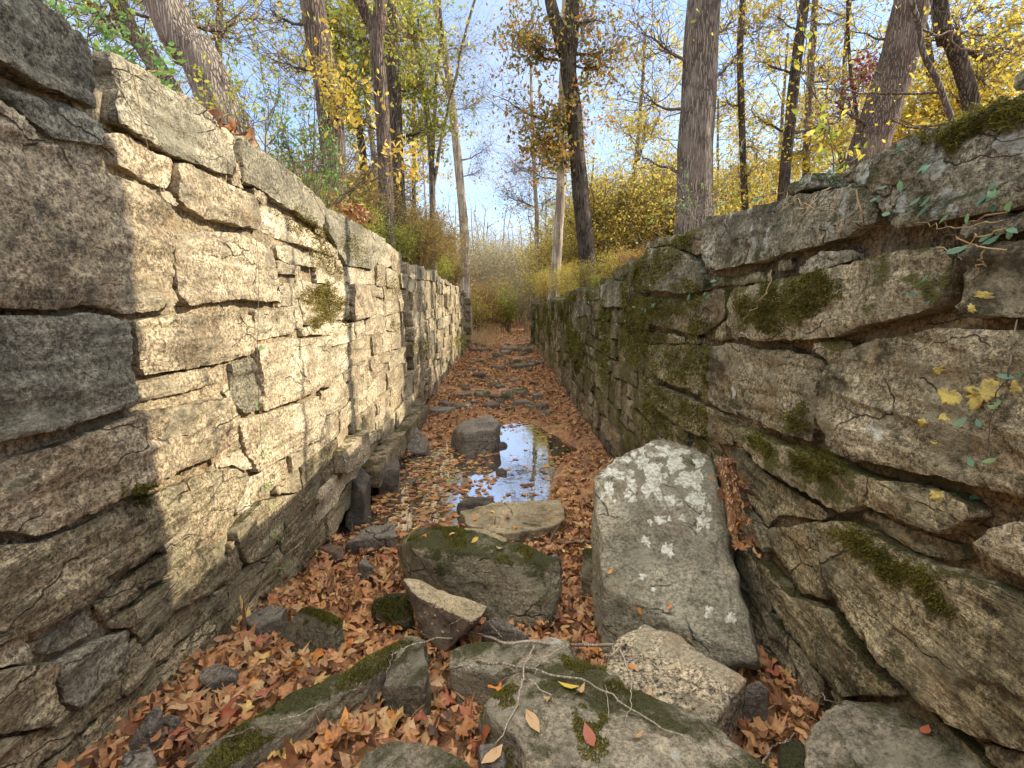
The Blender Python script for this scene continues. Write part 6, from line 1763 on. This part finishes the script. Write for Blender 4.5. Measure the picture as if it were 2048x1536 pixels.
# ------------------------------------------------------------------ sky, sun, camera
elev = math.asin(SUN[2]); az = math.atan2(SUN[0], SUN[1])
w = bpy.data.worlds.new('World'); SC.world = w; w.use_nodes = True
nt = w.node_tree; nt.nodes.clear()
sky = nd(nt, 'ShaderNodeTexSky', sky_type='NISHITA', sun_disc=False, sun_elevation=elev, sun_rotation=az, air_density=1.0, dust_density=0.25, ozone_density=2.5)
tc = nd(nt, 'ShaderNodeTexCoord').outputs['Generated']
sp = nd(nt, 'ShaderNodeSeparateXYZ', {0: tc})
den = mth(nt, 'MAXIMUM', mth(nt, 'ADD', sp.outputs[2], 0.18), 0.06)
cv = nd(nt, 'ShaderNodeCombineXYZ', {0: mth(nt, 'DIVIDE', sp.outputs[0], den), 1: mth(nt, 'DIVIDE', sp.outputs[1], den), 2: 0.0}).outputs[0]
cl = nz(nt, cv, 0.9, 8, 0.6, 0.5)
cl2 = nz(nt, cv, 0.35, 3, 0.5, 0.2)
cm = mth(nt, 'ADD', mth(nt, 'MULTIPLY', cl, .6), mth(nt, 'MULTIPLY', cl2, .5))
veil = sstep(nt, cm, 0.45, 0.68, 0.16, 0.95)                                  # thin blue-white veil of cloud
col = mixc(nt, veil, sky.outputs[0], (2.5, 2.85, 3.7))
high = mth(nt, 'MULTIPLY', sstep(nt, sp.outputs[2], 0.58, 0.80), sstep(nt, cm, 0.36, 0.5, 0.55, 1.0))   # bright cloud added overhead, out of view, to fill the shade
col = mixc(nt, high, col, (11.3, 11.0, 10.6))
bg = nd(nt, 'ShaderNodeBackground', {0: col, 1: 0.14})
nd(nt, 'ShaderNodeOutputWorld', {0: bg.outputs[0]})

sl = bpy.data.lights.new('sun', 'SUN'); sl.energy = 3.2; sl.angle = math.radians(0.5); sl.color = (1.0, 0.90, 0.73)
so = bpy.data.objects.new('sun', sl); COL.objects.link(so)
so.rotation_euler = Vector(SUN).to_track_quat('Z', 'Y').to_euler(); so.location = (20, 4, 14)

cam = bpy.data.cameras.new('camera'); co = bpy.data.objects.new('camera', cam); COL.objects.link(co)
cam.sensor_width = 36; cam.lens = 36 * F / 2048; cam.clip_start = 0.05; cam.clip_end = 1000
co.location = tuple(CAM)
Rm = Matrix((tuple(RIGHT), tuple(UP), tuple(-FWD))).transposed()
co.rotation_euler = Rm.to_euler()
SC.camera = co
vs_ = SC.view_settings
vs_.view_transform = 'Standard'; vs_.look = 'None'; vs_.gamma = 1; vs_.use_curve_mapping = False; vs_.exposure = 1.34
SC.cycles.max_bounces = 6; SC.cycles.diffuse_bounces = 3; SC.cycles.transparent_max_bounces = 4; SC.cycles.transmission_bounces = 2
SC.cycles.use_denoising = True; SC.cycles.use_adaptive_sampling = True; SC.cycles.adaptive_threshold = 0.02
